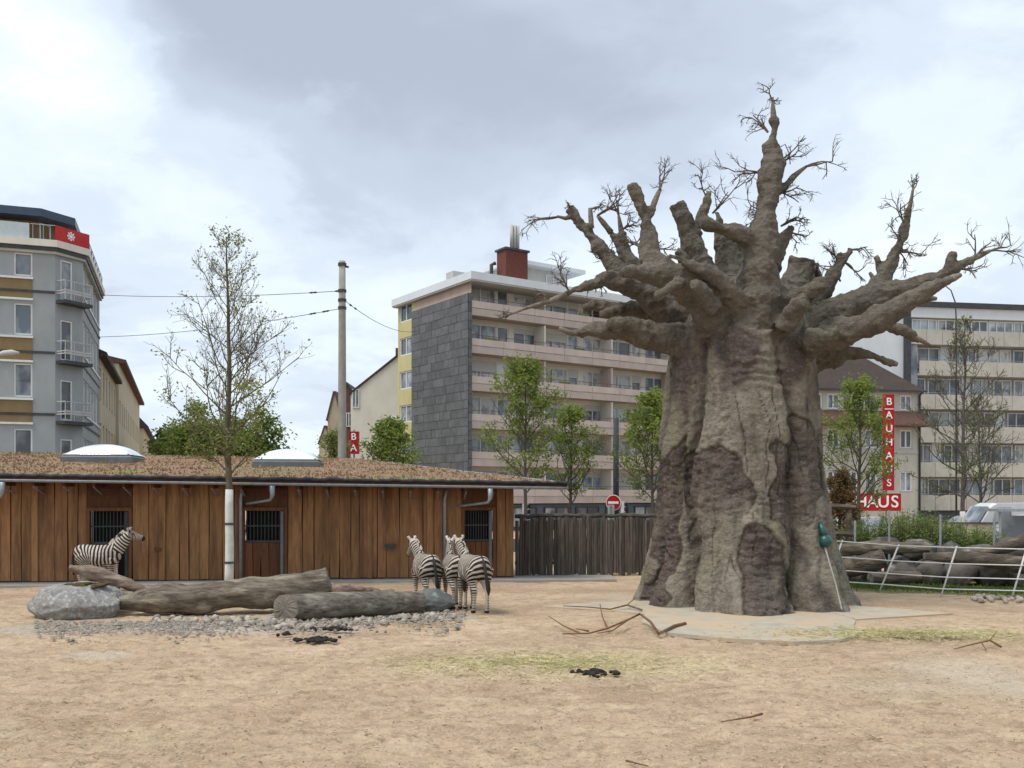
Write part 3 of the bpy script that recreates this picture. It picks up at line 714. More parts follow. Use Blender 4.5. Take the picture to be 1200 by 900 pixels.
    fv = np.empty(len(me.loops), dtype=np.int32); me.loops.foreach_get('vertex_index', fv)
    ls = np.empty(len(me.polygons), dtype=np.int32); me.polygons.foreach_get('loop_start', ls)
    lt = np.empty(len(me.polygons), dtype=np.int32); me.polygons.foreach_get('loop_total', lt)
    q4 = lt == 4; faces = np.stack([fv[ls[q4]+k] for k in range(4)], 1)
    fo = own[faces[:, 0]]; parts = {}
    for o_ in np.unique(fo):
        f = faces[fo == o_]; u, inv = np.unique(f, return_inverse=True); f = inv.reshape(f.shape)
        if len(f) < 30: continue
        pm = bpy.data.meshes.new('limb'); pm.from_pydata(P2[u].tolist(), [], f.tolist()); pm.update()
        pm.polygons.foreach_set('use_smooth', [True]*len(pm.polygons))
        attr(pm, 'dark', dark[u]); attr(pm, 'soft', softd[u]); attr(pm, 'crack', crk[u]); attr(pm, 'limb', (own[u] >= 0)*1.)
        pm.normals_split_custom_set_from_vertices(N2[u].tolist())
        parts[int(o_)] = obj('trunk' if o_ == -1 else 'limb', pm, m, root)
    # --- thin tips and wiry twigs
    tw = M('wire_twig', (.13, .105, .085), (.09, .075, .06), rough=.8)
    def twig_rec(mb_, p, d, L__, r, lev):
        n = 4; pts = [p]; v = d.normalized()
        for i in range(n):
            v = (v+Vector((uni(-1, 1), uni(-1, 1), uni(-1, 1)))*.28).normalized(); pts.append(pts[-1]+v*L__/n)
        mb_.tube(pts, [r*(1-.55*i/n) for i in range(n+1)], 4, cap=False)
        if lev > 0:
            for k in range(random.randint(2, 4)):
                j = random.randint(1, n); q = pts[j]
                dd = (v+Vector((uni(-1, 1), uni(-.7, .7), uni(-1, 1)))*.95).normalized()
                twig_rec(mb_, q, dd, L__*uni(.45, .7), r*.6, lev-1)
    tl = {}
    for li, Q in thin:
        tb = MB().tube([q[0] for q in Q], [max(q[1]*(.97 if i > 1 else .8), .016)*uni(.92, 1.05) for i, q in enumerate(Q)], 8).build('limb_tip', m, parts.get(li, root), True)
    sites = [(611,85,612,52,0),(600,150,560,95,0),(585,245,505,230,0),(620,225,690,205,0),(690,230,755,205,3),(625,290,705,290,3),(630,370,690,350,2),(650,385,688,410,2),(600,350,550,300,0),(585,330,560,370,0),
             (346,285,370,245,5),(455,300,425,235,15),(470,340,535,285,15),(250,345,240,285,11),(200,345,270,300,11),(110,348,40,352,8),(135,330,125,312,8),(183,330,200,312,9),(255,380,285,350,11),
             (940,285,960,250,27),(908,410,892,370,27),(920,365,900,305,27),(905,425,972,420,27),(905,430,965,455,27),(1085,444,1115,380,26),(1120,428,1195,414,26),(1050,470,1098,488,26),
             (760,445,735,412,25),(795,425,850,432,24),(780,455,822,490,24),(770,500,735,440,24),(135,525,115,465,7),(175,510,210,490,7),(322,420,385,420,4),(240,460,180,440,8),(0,575,-30,590,7),(90,545,60,520,7),(715,480,705,455,36),(300,420,270,380,4)]
    for a, b_, c, d, li in sites:
        dd = limbs[li][-2][3]; p = loc(*c5(a, b_), dd); q = loc(*c5(c, d), dd+uni(-.25, .25))
        t_ = tl.setdefault(li, MB()); L1 = (q-p).length
        for k in range(2):
            twig_rec(t_, p, (q-p)+Vector((uni(-.1, .1), uni(-.3, .3), uni(-.1, .1))), L1*uni(.7, .9), .026, 3)
    if 8 in tl: tl[8].tube([loc(*c5(145, 345), .5), loc(*c5(125, 352), .5), loc(*c5(105, 347), .5)], [.09, .05, .03], 7)
    tl[0].tube([loc(*c5(628, 185), -1.1), loc(*c5(640, 178), -1.1), loc(*c5(650, 200), -1.1), loc(*c5(652, 225), -1.1)], .012, 5)
    for li, t_ in tl.items(): tag(t_.build('twigs', tw, parts.get(li, root), smooth=True), kind='stuff')
    # --- green buoy hanging on the right foot
    gm = M('green_plastic', (.012, .085, .07), (.01, .06, .05), rough=.35, spec=.5)
    bo = G(966, 633, 0)
    o = empty('hanging_ball', BAO+loc(967, 634, -1.72), 0, 'dark green plastic ball on a strap hanging against the baobab foot', 'ball')
    bm = bmesh.new(); bmesh.ops.create_uvsphere(bm, u_segments=20, v_segments=14, radius=.15); bme = bpy.data.meshes.new('ball'); bm.to_mesh(bme); bm.free()
    bme.polygons.foreach_set('use_smooth', [True]*len(bme.polygons)); obj('ball', bme, gm, o)
    MB().tube([(0, 0, .1), (-.04, .02, .22), (-.09, .08, .42)], [.07, .09, .05], 8).build('strap', gm, o, smooth=True)
    MB().tube([(-.02, -.02, -.1), (.02, -.25, -.5), (.08, -.48, -.95), (.12, -.72, -1.45)], [.02, .016, .016, .016], 5).build('rope', M('pale_rope', (.4, .38, .33)), o)
    return root
make_baobab()

# ------------------------------------------------------------------ rocks, logs, debris
def rock_mesh(name, size, seed, sub=4, rough=.22, flat=.25, ang=1.0):
    bm = bmesh.new(); bmesh.ops.create_icosphere(bm, subdivisions=sub, radius=1.); me = bpy.data.meshes.new(name); bm.to_mesh(me); bm.free()
    P = verts(me); q = P+seed*7.77
    n = fbm(q*.9, 2)*rough*1.6+fbm(q*2.4, 3)*rough*.7+fbm(q*6, 3)*rough*.35+(1-2*np.abs(vnoise(q*3.3)))*rough*.14
    P = P*(1+n)[:, None]
    for k in range(int(7*ang)):                      # a few broken facets
        r = np.random.default_rng(int(seed*31+k)); d = r.normal(size=3); d /= np.linalg.norm(d); h = r.uniform(.72, .95)
        ex = np.clip(P @ d-h, 0, None); P -= ex[:, None]*d*.85
    P = P*np.array(size)*.5; P[:, 2] = np.maximum(P[:, 2], -size[2]*.5*(1-flat)); P[:, 2] -= P[:, 2].min()
    set_verts(me, P); me.polygons.foreach_set('use_smooth', [True]*len(me.polygons)); return me
mt['granite'] = M('grey_boulder', (.28, .27, .25), (.18, .172, .16), scale=7, rough=.9, bump=1.2, bscale=14, c3=(.37, .37, .355), scale3=11, lo3=.52, hi3=.62)
mt['bluestone'] = M('blue_grey_boulder', (.165, .172, .168), (.10, .108, .106), scale=3, rough=.85, bump=.6, bscale=14, c3=(.27, .28, .27), scale3=3, lo3=.58, hi3=.68)
mt['darkstone'] = M('rockery_stone', (.115, .105, .092), (.055, .05, .045), scale=2.5, rough=.9, bump=.8, bscale=9, c3=(.26, .25, .23), scale3=1.8, lo3=.55, hi3=.68, rnd=.25)
mt['moss'] = M('moss', (.10, .08, .025), (.06, .035, .02), scale=9, rough=1, bump=1, bscale=30)
mt['stone'] = M('rubble_stone', (.42, .37, .31), (.27, .24, .205), scale=6, rough=.9, bump=.5, bscale=25, rnd=.35)
def bark(name, a, b, c, st=(1, 1, 1)): return M(name, a, b, scale=5, rough=.92, bump=1.6, bscale=9, c3=c, scale3=2.2, lo3=.5, hi3=.64, stretch=st)
mt['log'] = bark('weathered_log', (.19, .16, .12), (.075, .06, .045), (.27, .235, .18), (.55, 2.2, 2.2))
mt['log2'] = bark('grey_log', (.18, .158, .128), (.07, .06, .05), (.25, .225, .185), (.55, 2.2, 2.2))
mt['drift'] = bark('driftwood', (.24, .185, .14), (.13, .09, .068), (.31, .25, .20), (.8, 1.6, 1.6))
mt['endgrain'] = M('log_end_grain', (.22, .195, .16), (.14, .12, .10), scale=6, rough=.9, bump=.6, bscale=18)
mt['log_dark'] = bark('dark_log', (.115, .092, .068), (.06, .048, .038), (.19, .155, .115), (.6, 2, 2))

c = G(74, 723); bo = obj('boulder', rock_mesh('boulder', (2.05, 1.5, 1.02), 3, sub=5, rough=.17, flat=.45, ang=.8), mt['granite'], None, (c.x, c.y+.75, -.08), (0, 0, .15))
tag(bo, 'big rounded pale grey boulder with moss on top at the end of the long log', 'boulder')
bp = verts(bo.data)
for k, (mx_, my_, mw) in enumerate(((.05, -.05, .5), (.3, .0, .38), (-.2, .05, .3), (.5, -.1, .3), (.15, -.25, .28), (.36, -.22, .25))):
    q_ = np.hypot(bp[:, 0]-mx_, bp[:, 1]-my_) < .12; mz = bp[q_, 2].max()
    obj('moss_patch', rock_mesh('moss', (mw, mw*.7, .10), 9+k, 3, .5, .5, .2), mt['moss'], bo, (mx_, my_, mz-.06), (0, .12 if mx_ > .2 else 0, k))
c = G(507, 716); bo2 = obj('boulder', rock_mesh('boulder2', (1.08, .8, .64), 12, sub=5, rough=.18, flat=.4, ang=.8), mt['bluestone'], None, (c.x, c.y+.35, -.05), (0, 0, .4))
tag(bo2, 'small blue grey boulder at the end of the short log, by the zebras', 'boulder')

def log(name, pts, radii, mat, label, cat='log', sides=40, wob=.10, seed=0, group=None, end=None, loc0=None, bev=0.):
    pts = [Vector(p) for p in pts]; o0 = loc0 or Vector((pts[0].x, pts[0].y, 0))
    Q, Rr = [], []
    n = len(pts)
    for i in range(n-1):
        for k in range(12):
            t = k/12; s_ = t*t*(3-2*t); Q.append(pts[i].lerp(pts[i+1], t)); Rr.append(radii[i]*(1-s_)+radii[i+1]*s_)
    Q.append(pts[-1]); Rr.append(radii[-1])
    mb = MB(); mb.tube([q-o0 for q in Q], Rr, sides, cap=False); me = mb.mesh(name, True)
    P = verts(me); C_ = np.repeat(np.array([list(q-o0) for q in Q]), sides, 0); d = P-C_
    nz = fbm(P*1.2+seed*9, 3)*wob*1.6+fbm(P*np.array([1.5, 7, 7])+seed*5, 3)*wob*1.1+(.5-2*np.abs(vnoise(P*np.array([1.1, 9, 9])+seed)))*wob*.9+fbm(P*np.array([4, 16, 16])+seed, 2)*wob*.5
    P = C_+d*(1+nz)[:, None]
    if bev:                                              # end sawn at a slant
        ax = np.array((Q[1]-Q[0]).normalized()); ns_ = sides*6
        for r_ in range(6): sl = slice(r_*sides, (r_+1)*sides); P[sl] += ax*(-(P[sl]-C_[sl])[:, 1]*bev*(1-r_/6))[:, None]
    set_verts(me, P)
    root = obj(name, me, mat, None, o0); tag(root, label, cat, group)
    for e, i0 in ((0, 0), (1, (len(Q)-1)*sides)):
        ring = P[i0:i0+sides]; cc = ring.mean(0); ax = (np.array(Q[0]-Q[1]) if e == 0 else np.array(Q[-1]-Q[-2])); ax /= np.linalg.norm(ax)
        m2 = MB(); m2.v = [tuple(p) for p in ring]+[tuple(cc+(p-cc)*.6+ax*uni(.0, .03)) for p in ring]+[tuple(cc+ax*.02)]
        for k in range(sides):
            k2 = (k+1) % sides
            f1, f2 = (k, k2, sides+k2, sides+k), (sides+k, sides+k2, 2*sides)
            m2.f += [f1, f2] if e else [f1[::-1], f2[::-1]]
        m2.build('cut_end', end or mt['endgrain'], root)
    return root
def gp(px, py, z=0): p = G(px, py); p.z = z; return p
# long log: left end on the boulder side, right end propped up on the stub behind
A = G(133, 719); B_ = G(235, 719)
log('fallen_log', [(A.x, A.y+.25, .19), (-7.6, 20.75, .30), (-6.4, 20.9, .36), (-5.3, 21.1, .42), (-4.45, 21.25, .56), (-4.15, 21.3, .64)], [.17, .33, .35, .36, .35, .33], mt['log'],
    'long thick weathered brown log with one end propped up', seed=1, wob=.13)
log('fallen_log', [(-4.72, 19.55, .25), (-3.6, 19.95, .26), (-2.7, 20.35, .25), (-2.0, 20.75, .24)], [.275, .27, .25, .24], mt['log2'],
    'short straight grey log with round sawn end, in front of the propped log', seed=4, wob=.07, bev=.9)
log('log_stub', [(-4.75, 21.3, .1), (-4.35, 21.5, .14), (-4.0, 21.6, .14)], [.14, .17, .15], mt['log_dark'], 'dark stub of wood propping up the end of the long log', seed=5)
log('driftwood_branch', [(-10.35, 22.0, .88), (-9.9, 22.0, .80), (-9.3, 21.95, .62), (-8.7, 21.9, .42), (-8.1, 21.9, .20)], [.10, .145, .14, .12, .08], mt['drift'],
    'pale split driftwood branch sloping down behind the mossy boulder', 'driftwood', seed=6, wob=.22)
log('driftwood_branch', [(-10.3, 22.15, -.03), (-10.15, 22.1, .35), (-9.95, 22.02, .72)], [.13, .11, .09], mt['drift'], 'upright pale driftwood stub holding up the sloping branch', 'driftwood', seed=17, wob=.2)
log('driftwood_branch', [(-9.6, 21.5, .30), (-9.1, 21.45, .28), (-8.6, 21.4, .25)], [.13, .17, .12], mt['drift'], 'short pale driftwood stub between the boulder and the long log', 'driftwood', seed=7, wob=.2)
c = G(398, 700); rt = obj('root_stump', rock_mesh('root', (1.1, .5, .48), 23, rough=.5, flat=.3, ang=.3), mt['drift'], None, (c.x, c.y, -.04)); tag(rt, 'knotted pale root stump lying behind the short log', 'root')
for px, py, w, s in ((435, 697, .55, 31), (455, 699, .4, 32)):
    c = G(px, py); k = obj('wood_chunk', rock_mesh('chunk', (w, .3, .25), s, 3, .5, .3, .3), mt['drift'], None, (c.x, c.y, -.02)); tag(k, 'small gnarled wood chunk behind the short log near the root stump', 'wood', 'gnarled wood chunks')
c = G(367, 699); tag(MB().tube([(0, 0, 0), (0, 0, .30)], .05, 8).build('short_post', mt['dark_metal'], None, loc=c), 'short black peg standing behind the logs', 'post')

# rubble stones along the front of the logs
stone_meshes = [rock_mesh('stone', (uni(.8, 1.2), uni(.7, 1.0), uni(.55, .8)), 50+i, 2, .3, .2, 1) for i in range(7)]
for s_ in stone_meshes: s_.materials.append(mt['stone'])
def stone(px, py, s, group='rubble stones along the logs', label='pale grey rubble stone lying along the foot of the logs'):
    c = G(px, py); o = obj('rubble_stone', random.choice(stone_meshes), None, None, (c.x, c.y, -.035*s/.2-.01), (uni(-.2, .2), uni(-.2, .2), uni(0, 6.3)))
    o.scale = (s, s, s); tag(o, label, 'stone', group)
random.seed(21)
for i in range(170):
    t = random.random()
    if t < .45: px = uni(178, 345); py = 722+uni(0, 9)+(px-178)*.016
    elif t < .60: px = uni(318, 345); py = uni(716, 738)
    else: px = uni(352, 535); py = 732-(px-352)*.075+uni(-1.5, 6)
    stone(px, py, uni(.08, .19)*(1.2 if random.random() < .2 else 1))
for i in range(40): stone(uni(140, 540), uni(722, 742), uni(.05, .10))
for i in range(34): stone(uni(1135, 1200), uni(699, 705), uni(.1, .2), 'stones by the rail fence', 'grey stone in the grass edge before the rail fence')

mt['dung'] = M('dung', (.035, .024, .016), (.018, .013, .009), scale=8, rough=.8, bump=.8, bscale=30)
def dung(px, py, n, sx, sy, label):
    c = G(px, py); bm = bmesh.new()
    for i in range(n):
        r = uni(.025, .05); a = uni(0, 6.3); q = abs(random.gauss(0, .55))
        x = bmesh.ops.create_icosphere(bm, subdivisions=2, radius=r); d = Vector((math.cos(a)*q*sx, math.sin(a)*q*sy, r*.5+max(0, .05-q*.1)*uni(0, 1)))
        sc = (uni(.9, 1.5), uni(.9, 1.3), uni(.6, .9))
        for v in x['verts']: v.co = Vector((v.co.x*sc[0], v.co.y*sc[1], v.co.z*sc[2]))+d
    me = bpy.data.meshes.new('dung'); bm.to_mesh(me); bm.free(); me.polygons.foreach_set('use_smooth', [True]*len(me.polygons))
    tag(obj('dung_pile', me, mt['dung'], None, (c.x, c.y, -.01)), label, 'dung')
dung(697, 789, 46, .32, .2, 'dark heap of dung on open sand beside the hay stains')
dung(374, 750, 60, .42, .22, 'largest flat spread of dark dung in front of the short log')
dung(392, 738, 36, .38, .12, 'narrow strip of dung close to the short log')
dung(335, 744, 12, .15, .08, 'tiny scatter of dung beside the pale gravel')

mt['stick'] = M('fallen_branch', (.23, .125, .06), (.14, .075, .038), scale=8, rough=.8, bump=.5, bscale=30)
def branch_px(name, chains, label, base_r):
    c0 = G(*chains[0][0][:2]); mb = MB()
    for ch in chains:
        pts = [gp(q[0], q[1], q[2] if len(q) > 2 else .03)-Vector((c0.x, c0.y, 0)) for q in ch]
        mb.tube(pts, [base_r*(1-.6*i/(len(pts)-1))*(1 if ch is chains[0] else .6) for i in range(len(pts))], 7, wob=.1)
    tag(mb.build(name, mt['stick'], None, True, loc=(c0.x, c0.y, 0)), label, 'branch')
branch_px('fallen_branch', [[(803, 733, .04), (790, 737, .06), (772, 746, .05), (762, 738, .16), (750, 731, .2), (735, 735, .14), (712, 740, .06), (690, 744, .03), (659, 744, .02)],
                            [(735, 735, .14), (718, 742, .05), (700, 744, .03)], [(712, 740, .06), (706, 732, .15), (703, 724, .3)], [(680, 744, .03), (660, 738, .08), (643, 730, .14)], [(690, 742, .04), (675, 741, .07)]],
          'long crooked brown branch lying before the baobab pad', .033)
branch_px('fallen_branch', [[(752, 718, .06), (735, 714, .1), (715, 717, .06), (690, 715, .07), (660, 713, .06)], [(735, 714, .1), (745, 708, .16)]], 'thin brown branch lying on the slab edge beside the baobab', .024)
branch_px('fallen_branch', [[(893, 838, .015), (880, 842, .02), (862, 845, .02), (845, 847, .012)]], 'single thin brown stick on the bare sand', .016)
branch_px('fallen_branch', [[(1173, 760, .03), (1160, 757, .1), (1140, 759, .06), (1118, 762, .02)], [(1160, 757, .1), (1168, 752, .18)], [(1150, 758, .08), (1156, 764, .02)]], 'forked twig lying on the sand near the hay-strewn slab', .022)
branch_px('fallen_branch', [[(734, 893, .012), (745, 896, .015), (760, 899, .01)]], 'tiny dark stick at the very front of the sand', .012)

def scatter(name, mat, n, fn, size, kind, flat=.3, label=None, cat=None):
    mb = MB()
    for i in range(n):
        p = fn()
        if p is None: continue
        a = uni(0, 6.28); l, w = size(); t = uni(-flat, flat); ca, sa = math.cos(a), math.sin(a)
        h = w*.6
        mb.quad((p.x-ca*l-sa*w, p.y-sa*l+ca*w, p.z+.004), (p.x-ca*l+sa*w, p.y-sa*l-ca*w, p.z+.004), (p.x+ca*l+sa*w, p.y+sa*l-ca*w, p.z+.004+abs(t)*l), (p.x+ca*l-sa*w, p.y+sa*l+ca*w, p.z+.004+abs(t)*l))
        k = len(mb.v)-4; mb.v.append((p.x, p.y, p.z+h+.006)); mb.f[-1:] = [(k, k+1, k+4), (k+1, k+2, k+4), (k+2, k+3, k+4), (k+3, k, k+4)]
    return tag(mb.build(name, mat), label, cat, kind=kind)
random.seed(15); bmg = MB()                          # loose gravel bed round the logs
OCT = [(1, 0, 0), (-1, 0, 0), (0, 1, 0), (0, -1, 0), (0, 0, 1), (.3, .2, -.6)]
for i in range(2600):
    px = uni(40, 545); py = 724+abs(random.gauss(0, 5+5*abs(math.sin(px*.021))))+(4 if px < 345 else -(px-345)*.045); c = G(px, py); r = .018*math.exp(abs(random.gauss(0, .55))); a = uni(0, 6.3); n0 = len(bmg.v)
    for x, y, z in OCT:
        x *= uni(.7, 1.2); y *= uni(.7, 1.2); bmg.v.append((c.x+r*(x*math.cos(a)-y*math.sin(a)), c.y+r*(x*math.sin(a)+y*math.cos(a)), max(-.02, r*.35+r*z*.7)-.012))
    bmg.f += [tuple(n0+k for k in f) for f in ((0, 2, 4), (2, 1, 4), (1, 3, 4), (3, 0, 4), (2, 0, 5), (1, 2, 5), (3, 1, 5), (0, 3, 5))]
tag(bmg.build('gravel', mt['stone']), 'loose pale gravel spread along the foot of the logs', 'gravel', kind='stuff')
random.seed(5)
def any_ground():
    D = 8.6*math.exp(random.random()*1.05); return Vector((uni(-.56, .56)*D, D, -.012))
mt['litter'] = M('wood_litter', (.15, .095, .055), (.085, .055, .035), scale=3, rough=.9)
mt['litter2'] = M('pale_litter', (.56, .45, .30), (.42, .32, .2), scale=3, rough=.9)
scatter('wood_litter', mt['litter'], 2600, any_ground, lambda: (.006*math.exp(abs(random.gauss(0, .75))), uni(.003, .008)), 'stuff', .2, 'dark bits of wood litter strewn over the sand', 'litter')
scatter('pale_litter', mt['litter2'], 5200, any_ground, lambda: (.008*math.exp(abs(random.gauss(0, .7))), uni(.003, .007)), 'stuff', .2, 'pale straw chips strewn over the sand', 'litter')
mt['hay'] = M('hay', (.60, .55, .31), (.46, .41, .21), scale=2, rough=.9)
def blob(px, py, rx, ry, z):
    def f():
        c = G(px, py); a = uni(0, 6.28); q = abs(random.gauss(0, .5)); return Vector((c.x+math.cos(a)*q*rx, c.y+math.sin(a)*q*ry, z))
    return f
for px, py, rx, ry, z, n, l in ((640, 777, 3.2, 1.5, -.005, 3400, 'loose yellow hay strewn on the sand beside the dung heap'), (1070, 744, 3.4, 1.0, .022, 3800, 'loose yellow hay strewn on the slab in front of the baobab')):
    scatter('strewn_hay', mt['hay'], n, blob(px, py, rx, ry, z), lambda: (uni(.04, .11), uni(.003, .006)), 'stuff', .35, l, 'hay')
# ------------------------------------------------------------------ zebras
def zebra_mat():
    m = bpy.data.materials.new('zebra_coat'); m.use_nodes = True; nt = m.node_tree; N = nt.nodes; L = nt.links; b = N['Principled BSDF']
    b.inputs['Roughness'].default_value = .75; b.inputs['Specular IOR Level'].default_value = .25
    a = N.new('ShaderNodeAttribute'); a.attribute_name = 'coat'; g = N.new('ShaderNodeAttribute'); g.attribute_name = 'dirt'
    r = N.new('ShaderNodeMapRange'); r.inputs[1].default_value = .46; r.inputs[2].default_value = .66; L.new(a.outputs['Fac'], r.inputs[0])
    w = N.new('ShaderNodeMix'); w.data_type = 'RGBA'; w.inputs[6].default_value = (.52, .47, .405, 1); w.inputs[7].default_value = (.33, .26, .20, 1); L.new(g.outputs['Fac'], w.inputs[0])
    x = N.new('ShaderNodeMix'); x.data_type = 'RGBA'; L.new(r.outputs[0], x.inputs[0]); x.inputs[6].default_value = (.018, .014, .013, 1); L.new(w.outputs[2], x.inputs[7])
    L.new(x.outputs[2], b.inputs['Base Color']); return m
ZM = zebra_mat()
MANE = M('mane_hair', (.03, .022, .02), (.45, .41, .36), scale=11, detail=1, rough=.9, lo=.45, hi=.55)
TAIL = M('tail_hair', (.018, .015, .014), (.05, .042, .037), scale=9, rough=.9, stretch=(3, 3, .5))
HOOF = M('hoof_horn', (.035, .03, .027), (.02, .018, .016), rough=.5)
def zebra(loc, heading, label, neck_yaw=0., neck_up=.0, head_drop=.45, head_yaw=0., scale=1., legs=(0, 0, 0, 0), seed=0, tail_side=0.):
    # local: +x forward, +y left, z up
    body = [(-.635, 1.02, .08, .10), (-.57, .995, .19, .215), (-.45, .975, .255, .275), (-.25, .945, .275, .295), (-.02, .915, .285, .315), (.18, .915, .275, .315), (.36, .94, .235, .305), (.50, .97, .18, .25), (.60, .99, .11, .16)]
    mb = MB(); sides = 16
    def ell(c, ax, a, b_, ra, rb):
        return [tuple(Vector(c)+Vector(a)*math.cos(t)*ra+Vector(b_)*math.sin(t)*rb) for t in (2*math.pi*k/sides for k in range(sides))]
    def loft(rings):
        n = len(mb.v)
        for r in rings: mb.v += r
        for i in range(len(rings)-1):
            for k in range(sides): k2 = (k+1) % sides; mb.f.append((n+i*sides+k, n+i*sides+k2, n+(i+1)*sides+k2, n+(i+1)*sides+k))
        mb.f.append(tuple(range(n, n+sides))[::-1]); mb.f.append(tuple(range(n+(len(rings)-1)*sides, n+len(rings)*sides)))
    loft([ell((x, 0, z), None, (0, 1, 0), (0, 0, 1), ry, rz) for x, z, ry, rz in body])
    # neck and head, turned progressively by neck_yaw
    nl = .58; e0 = math.radians(50)+neck_up
    npts = []; p = Vector((.42, 0, 1.02)); npts.append((p.copy(), .13, .235))
    for i in range(1, 6):
        t = i/5; yaw = neck_yaw*t; el = e0*(.9+.15*t); d = Vector((math.cos(el)*math.cos(yaw), math.cos(el)*math.sin(yaw), math.sin(el)))
        p = p+d*nl/5*1.12; npts.append((p.copy(), .13-.05*t, .235-.115*t))
    yaw = neck_yaw
    def frame(d): s_ = Vector((0, 0, 1)).cross(d).normalized(); return s_, d.cross(s_).normalized()
    rings = []
    for i, (q, ra, rb) in enumerate(npts):
        d = (npts[min(i+1, 5)][0]-npts[max(i-1, 0)][0]).normalized(); s_, u = frame(d); rings.append(ell(q, d, s_, u, ra, rb))
    loft(rings)
    hy = neck_yaw+head_yaw; hd = Vector((math.cos(head_drop)*math.cos(hy), math.cos(head_drop)*math.sin(hy), -math.sin(head_drop)))
    hs, hu = frame(hd); pole = npts[-1][0]+Vector((0, 0, .015))
    head = [(-.07, .06, .07, .0), (.0, .088, .125, 0), (.09, .092, .135, -.02), (.19, .076, .112, -.018), (.29, .064, .086, -.012), (.37, .066, .082, -.01), (.42, .058, .066, -.012), (.45, .04, .04, -.014)]
    loft([ell(pole+hd*a+hu*dz, hd, hs, hu, ra, rb) for a, ra, rb, dz in head])
    for sg in (-1, 1):
        b0 = pole+hs*sg*.055+hu*.08-hd*.02; tip = b0+hu*.17+hs*sg*.06-hd*.05
        mid = (b0+tip)/2+hs*sg*.012
        mb.tube([b0-hu*.03, mid-hu*.01, mid+hu*.03, tip], [.034, .042, .036, .012], 8)
        ey = pole+hs*sg*.078+hd*.13+hu*.035; mb.tube([ey-hd*.02, ey, ey+hd*.02], [.012, .02, .012], 6)
    fx = [(.40, .12, .86, .125), (.39, .135, .70, .09), (.40, .13, .56, .062), (.41, .125, .43, .052), (.405, .125, .38, .045), (.405, .125, .24, .036), (.405, .125, .14, .042), (.43, .125, .085, .036), (.445, .125, .0, .056)]
    hx = [(-.40, .125, .95, .18), (-.36, .14, .78, .155), (-.36, .145, .66, .11), (-.45, .14, .55, .072), (-.515, .135, .48, .058), (-.51, .13, .40, .046), (-.495, .13, .25, .038), (-.485, .13, .14, .044), (-.465, .13, .085, .038), (-.45, .13, .0, .058)]
    axes = []
    hooves = []
    for spec, sg, off in ((fx, 1, legs[0]), (fx, -1, legs[1]), (hx, 1, legs[2]), (hx, -1, legs[3])):
        pts = []; z0 = spec[0][2]
        for x, y, z, r in spec:
            k = (1-z/z0); pts.append((Vector((x+off*k, sg*y, z)), r))
        mb.tube([q for q, r in pts], [r*1.08 for q, r in pts], 12); axes.append([q for q, r in pts]); hooves.append(pts[-1][0])
    me = remesh(mb.mesh('zebra_raw'), .0165, 5)
    P = verts(me); N_ = normals(me)
    rngz = fbm(P*3.1+seed*13, 3)
    # --- stripes
    Na = np.array([list(q[0]) for q in npts]+[list(pole+hd*.25), list(pole+hd*.5)])
    bd = np.full(len(P), 9.); sN = np.zeros(len(P)); acc = 0
    for i in range(len(Na)-1):
        d = Na[i+1]-Na[i]; l = np.linalg.norm(d); t = np.clip(((P-Na[i]) @ d)/(l*l), 0, 1); ds = np.linalg.norm(P-Na[i]-t[:, None]*d, axis=1)
        m = ds < bd; bd[m] = ds[m]; sN[m] = acc+t[m]*l; acc += l
    lN = sum(np.linalg.norm(Na[i+1]-Na[i]) for i in range(5))
    neckreg = ((P[:, 0] > .46) & (P[:, 2] > 1.0+(.62-P[:, 0])*.5)) | (P[:, 2] > 1.30)
    headreg = neckreg & (sN > lN+.02)
    x0, z0 = -.10, .60
    ang = np.arctan2(-(P[:, 0]-x0), np.maximum(P[:, 2]-z0, .0)+1e-6)     # 0 above the pivot, pi/2 straight behind it
    ph_b = (P[:, 0]-x0)/.098
    ph_r = -ang/(math.pi/2)*10.4
    ph = np.where(P[:, 0] > x0, ph_b, ph_r)
    low = (P[:, 2] < z0) & (P[:, 0] < x0); ph = np.where(low, -10.4-(z0-P[:, 2])/.056, ph)
    fl_ = (P[:, 2] < .72) & (P[:, 0] > .2); ph = np.where(fl_, (P[:, 2])/.055, ph)
    ph = np.where(neckreg, 6.2+sN/.080, ph); ph = np.where(headreg, sN/.036, ph)
    ph = ph+rngz*.42*np.where(headreg, .8, 1)
    ct = .5+.5*np.sin(ph*2*math.pi)
    belly = np.clip((.66-P[:, 2])/.05, 0, 1)*(np.abs(P[:, 1]) < .16)*(P[:, 0] > -.25)*(P[:, 0] < .32)
    ct = np.maximum(ct, belly)
    ct = np.where(P[:, 2] < .42, np.clip(ct*.55+.42, 0, 1), ct)                     # paler lower legs
    inner = (P[:, 2] < .8) & (N_[:, 1]*np.sign(P[:, 1]) < -.3); ct = np.where(inner, np.maximum(ct, .8), ct)
    spine = (np.abs(P[:, 1]) < .018) & (P[:, 2] > 1.1) & (~neckreg); ct = np.where(spine, 0, ct)
    muz = np.linalg.norm(P-np.array(pole+hd*.44), axis=1); ct = np.where(muz < .085, 0, ct)
    for sg in (-1, 1):
        ey = np.array(pole+hs*sg*.085+hd*.13+hu*.035); ct = np.where(np.linalg.norm(P-ey, axis=1) < .026, 0, ct)
        et = np.array(pole+hs*sg*.105+hu*.21-hd*.07); ds = np.linalg.norm(P-et, axis=1); ct = np.where(ds < .05, 0, np.where(ds < .13, .35+.5*ct, ct))
    ct = np.where(P[:, 2] < .05, 0, ct)
    dirt = np.clip(.32+rngz*.7+fbm(P*11, 2)*.35+np.clip((.5-P[:, 2])*1.2, 0, .5)+headreg*.35, 0, 1)
    attr(me, 'coat', ct); attr(me, 'dirt', dirt)
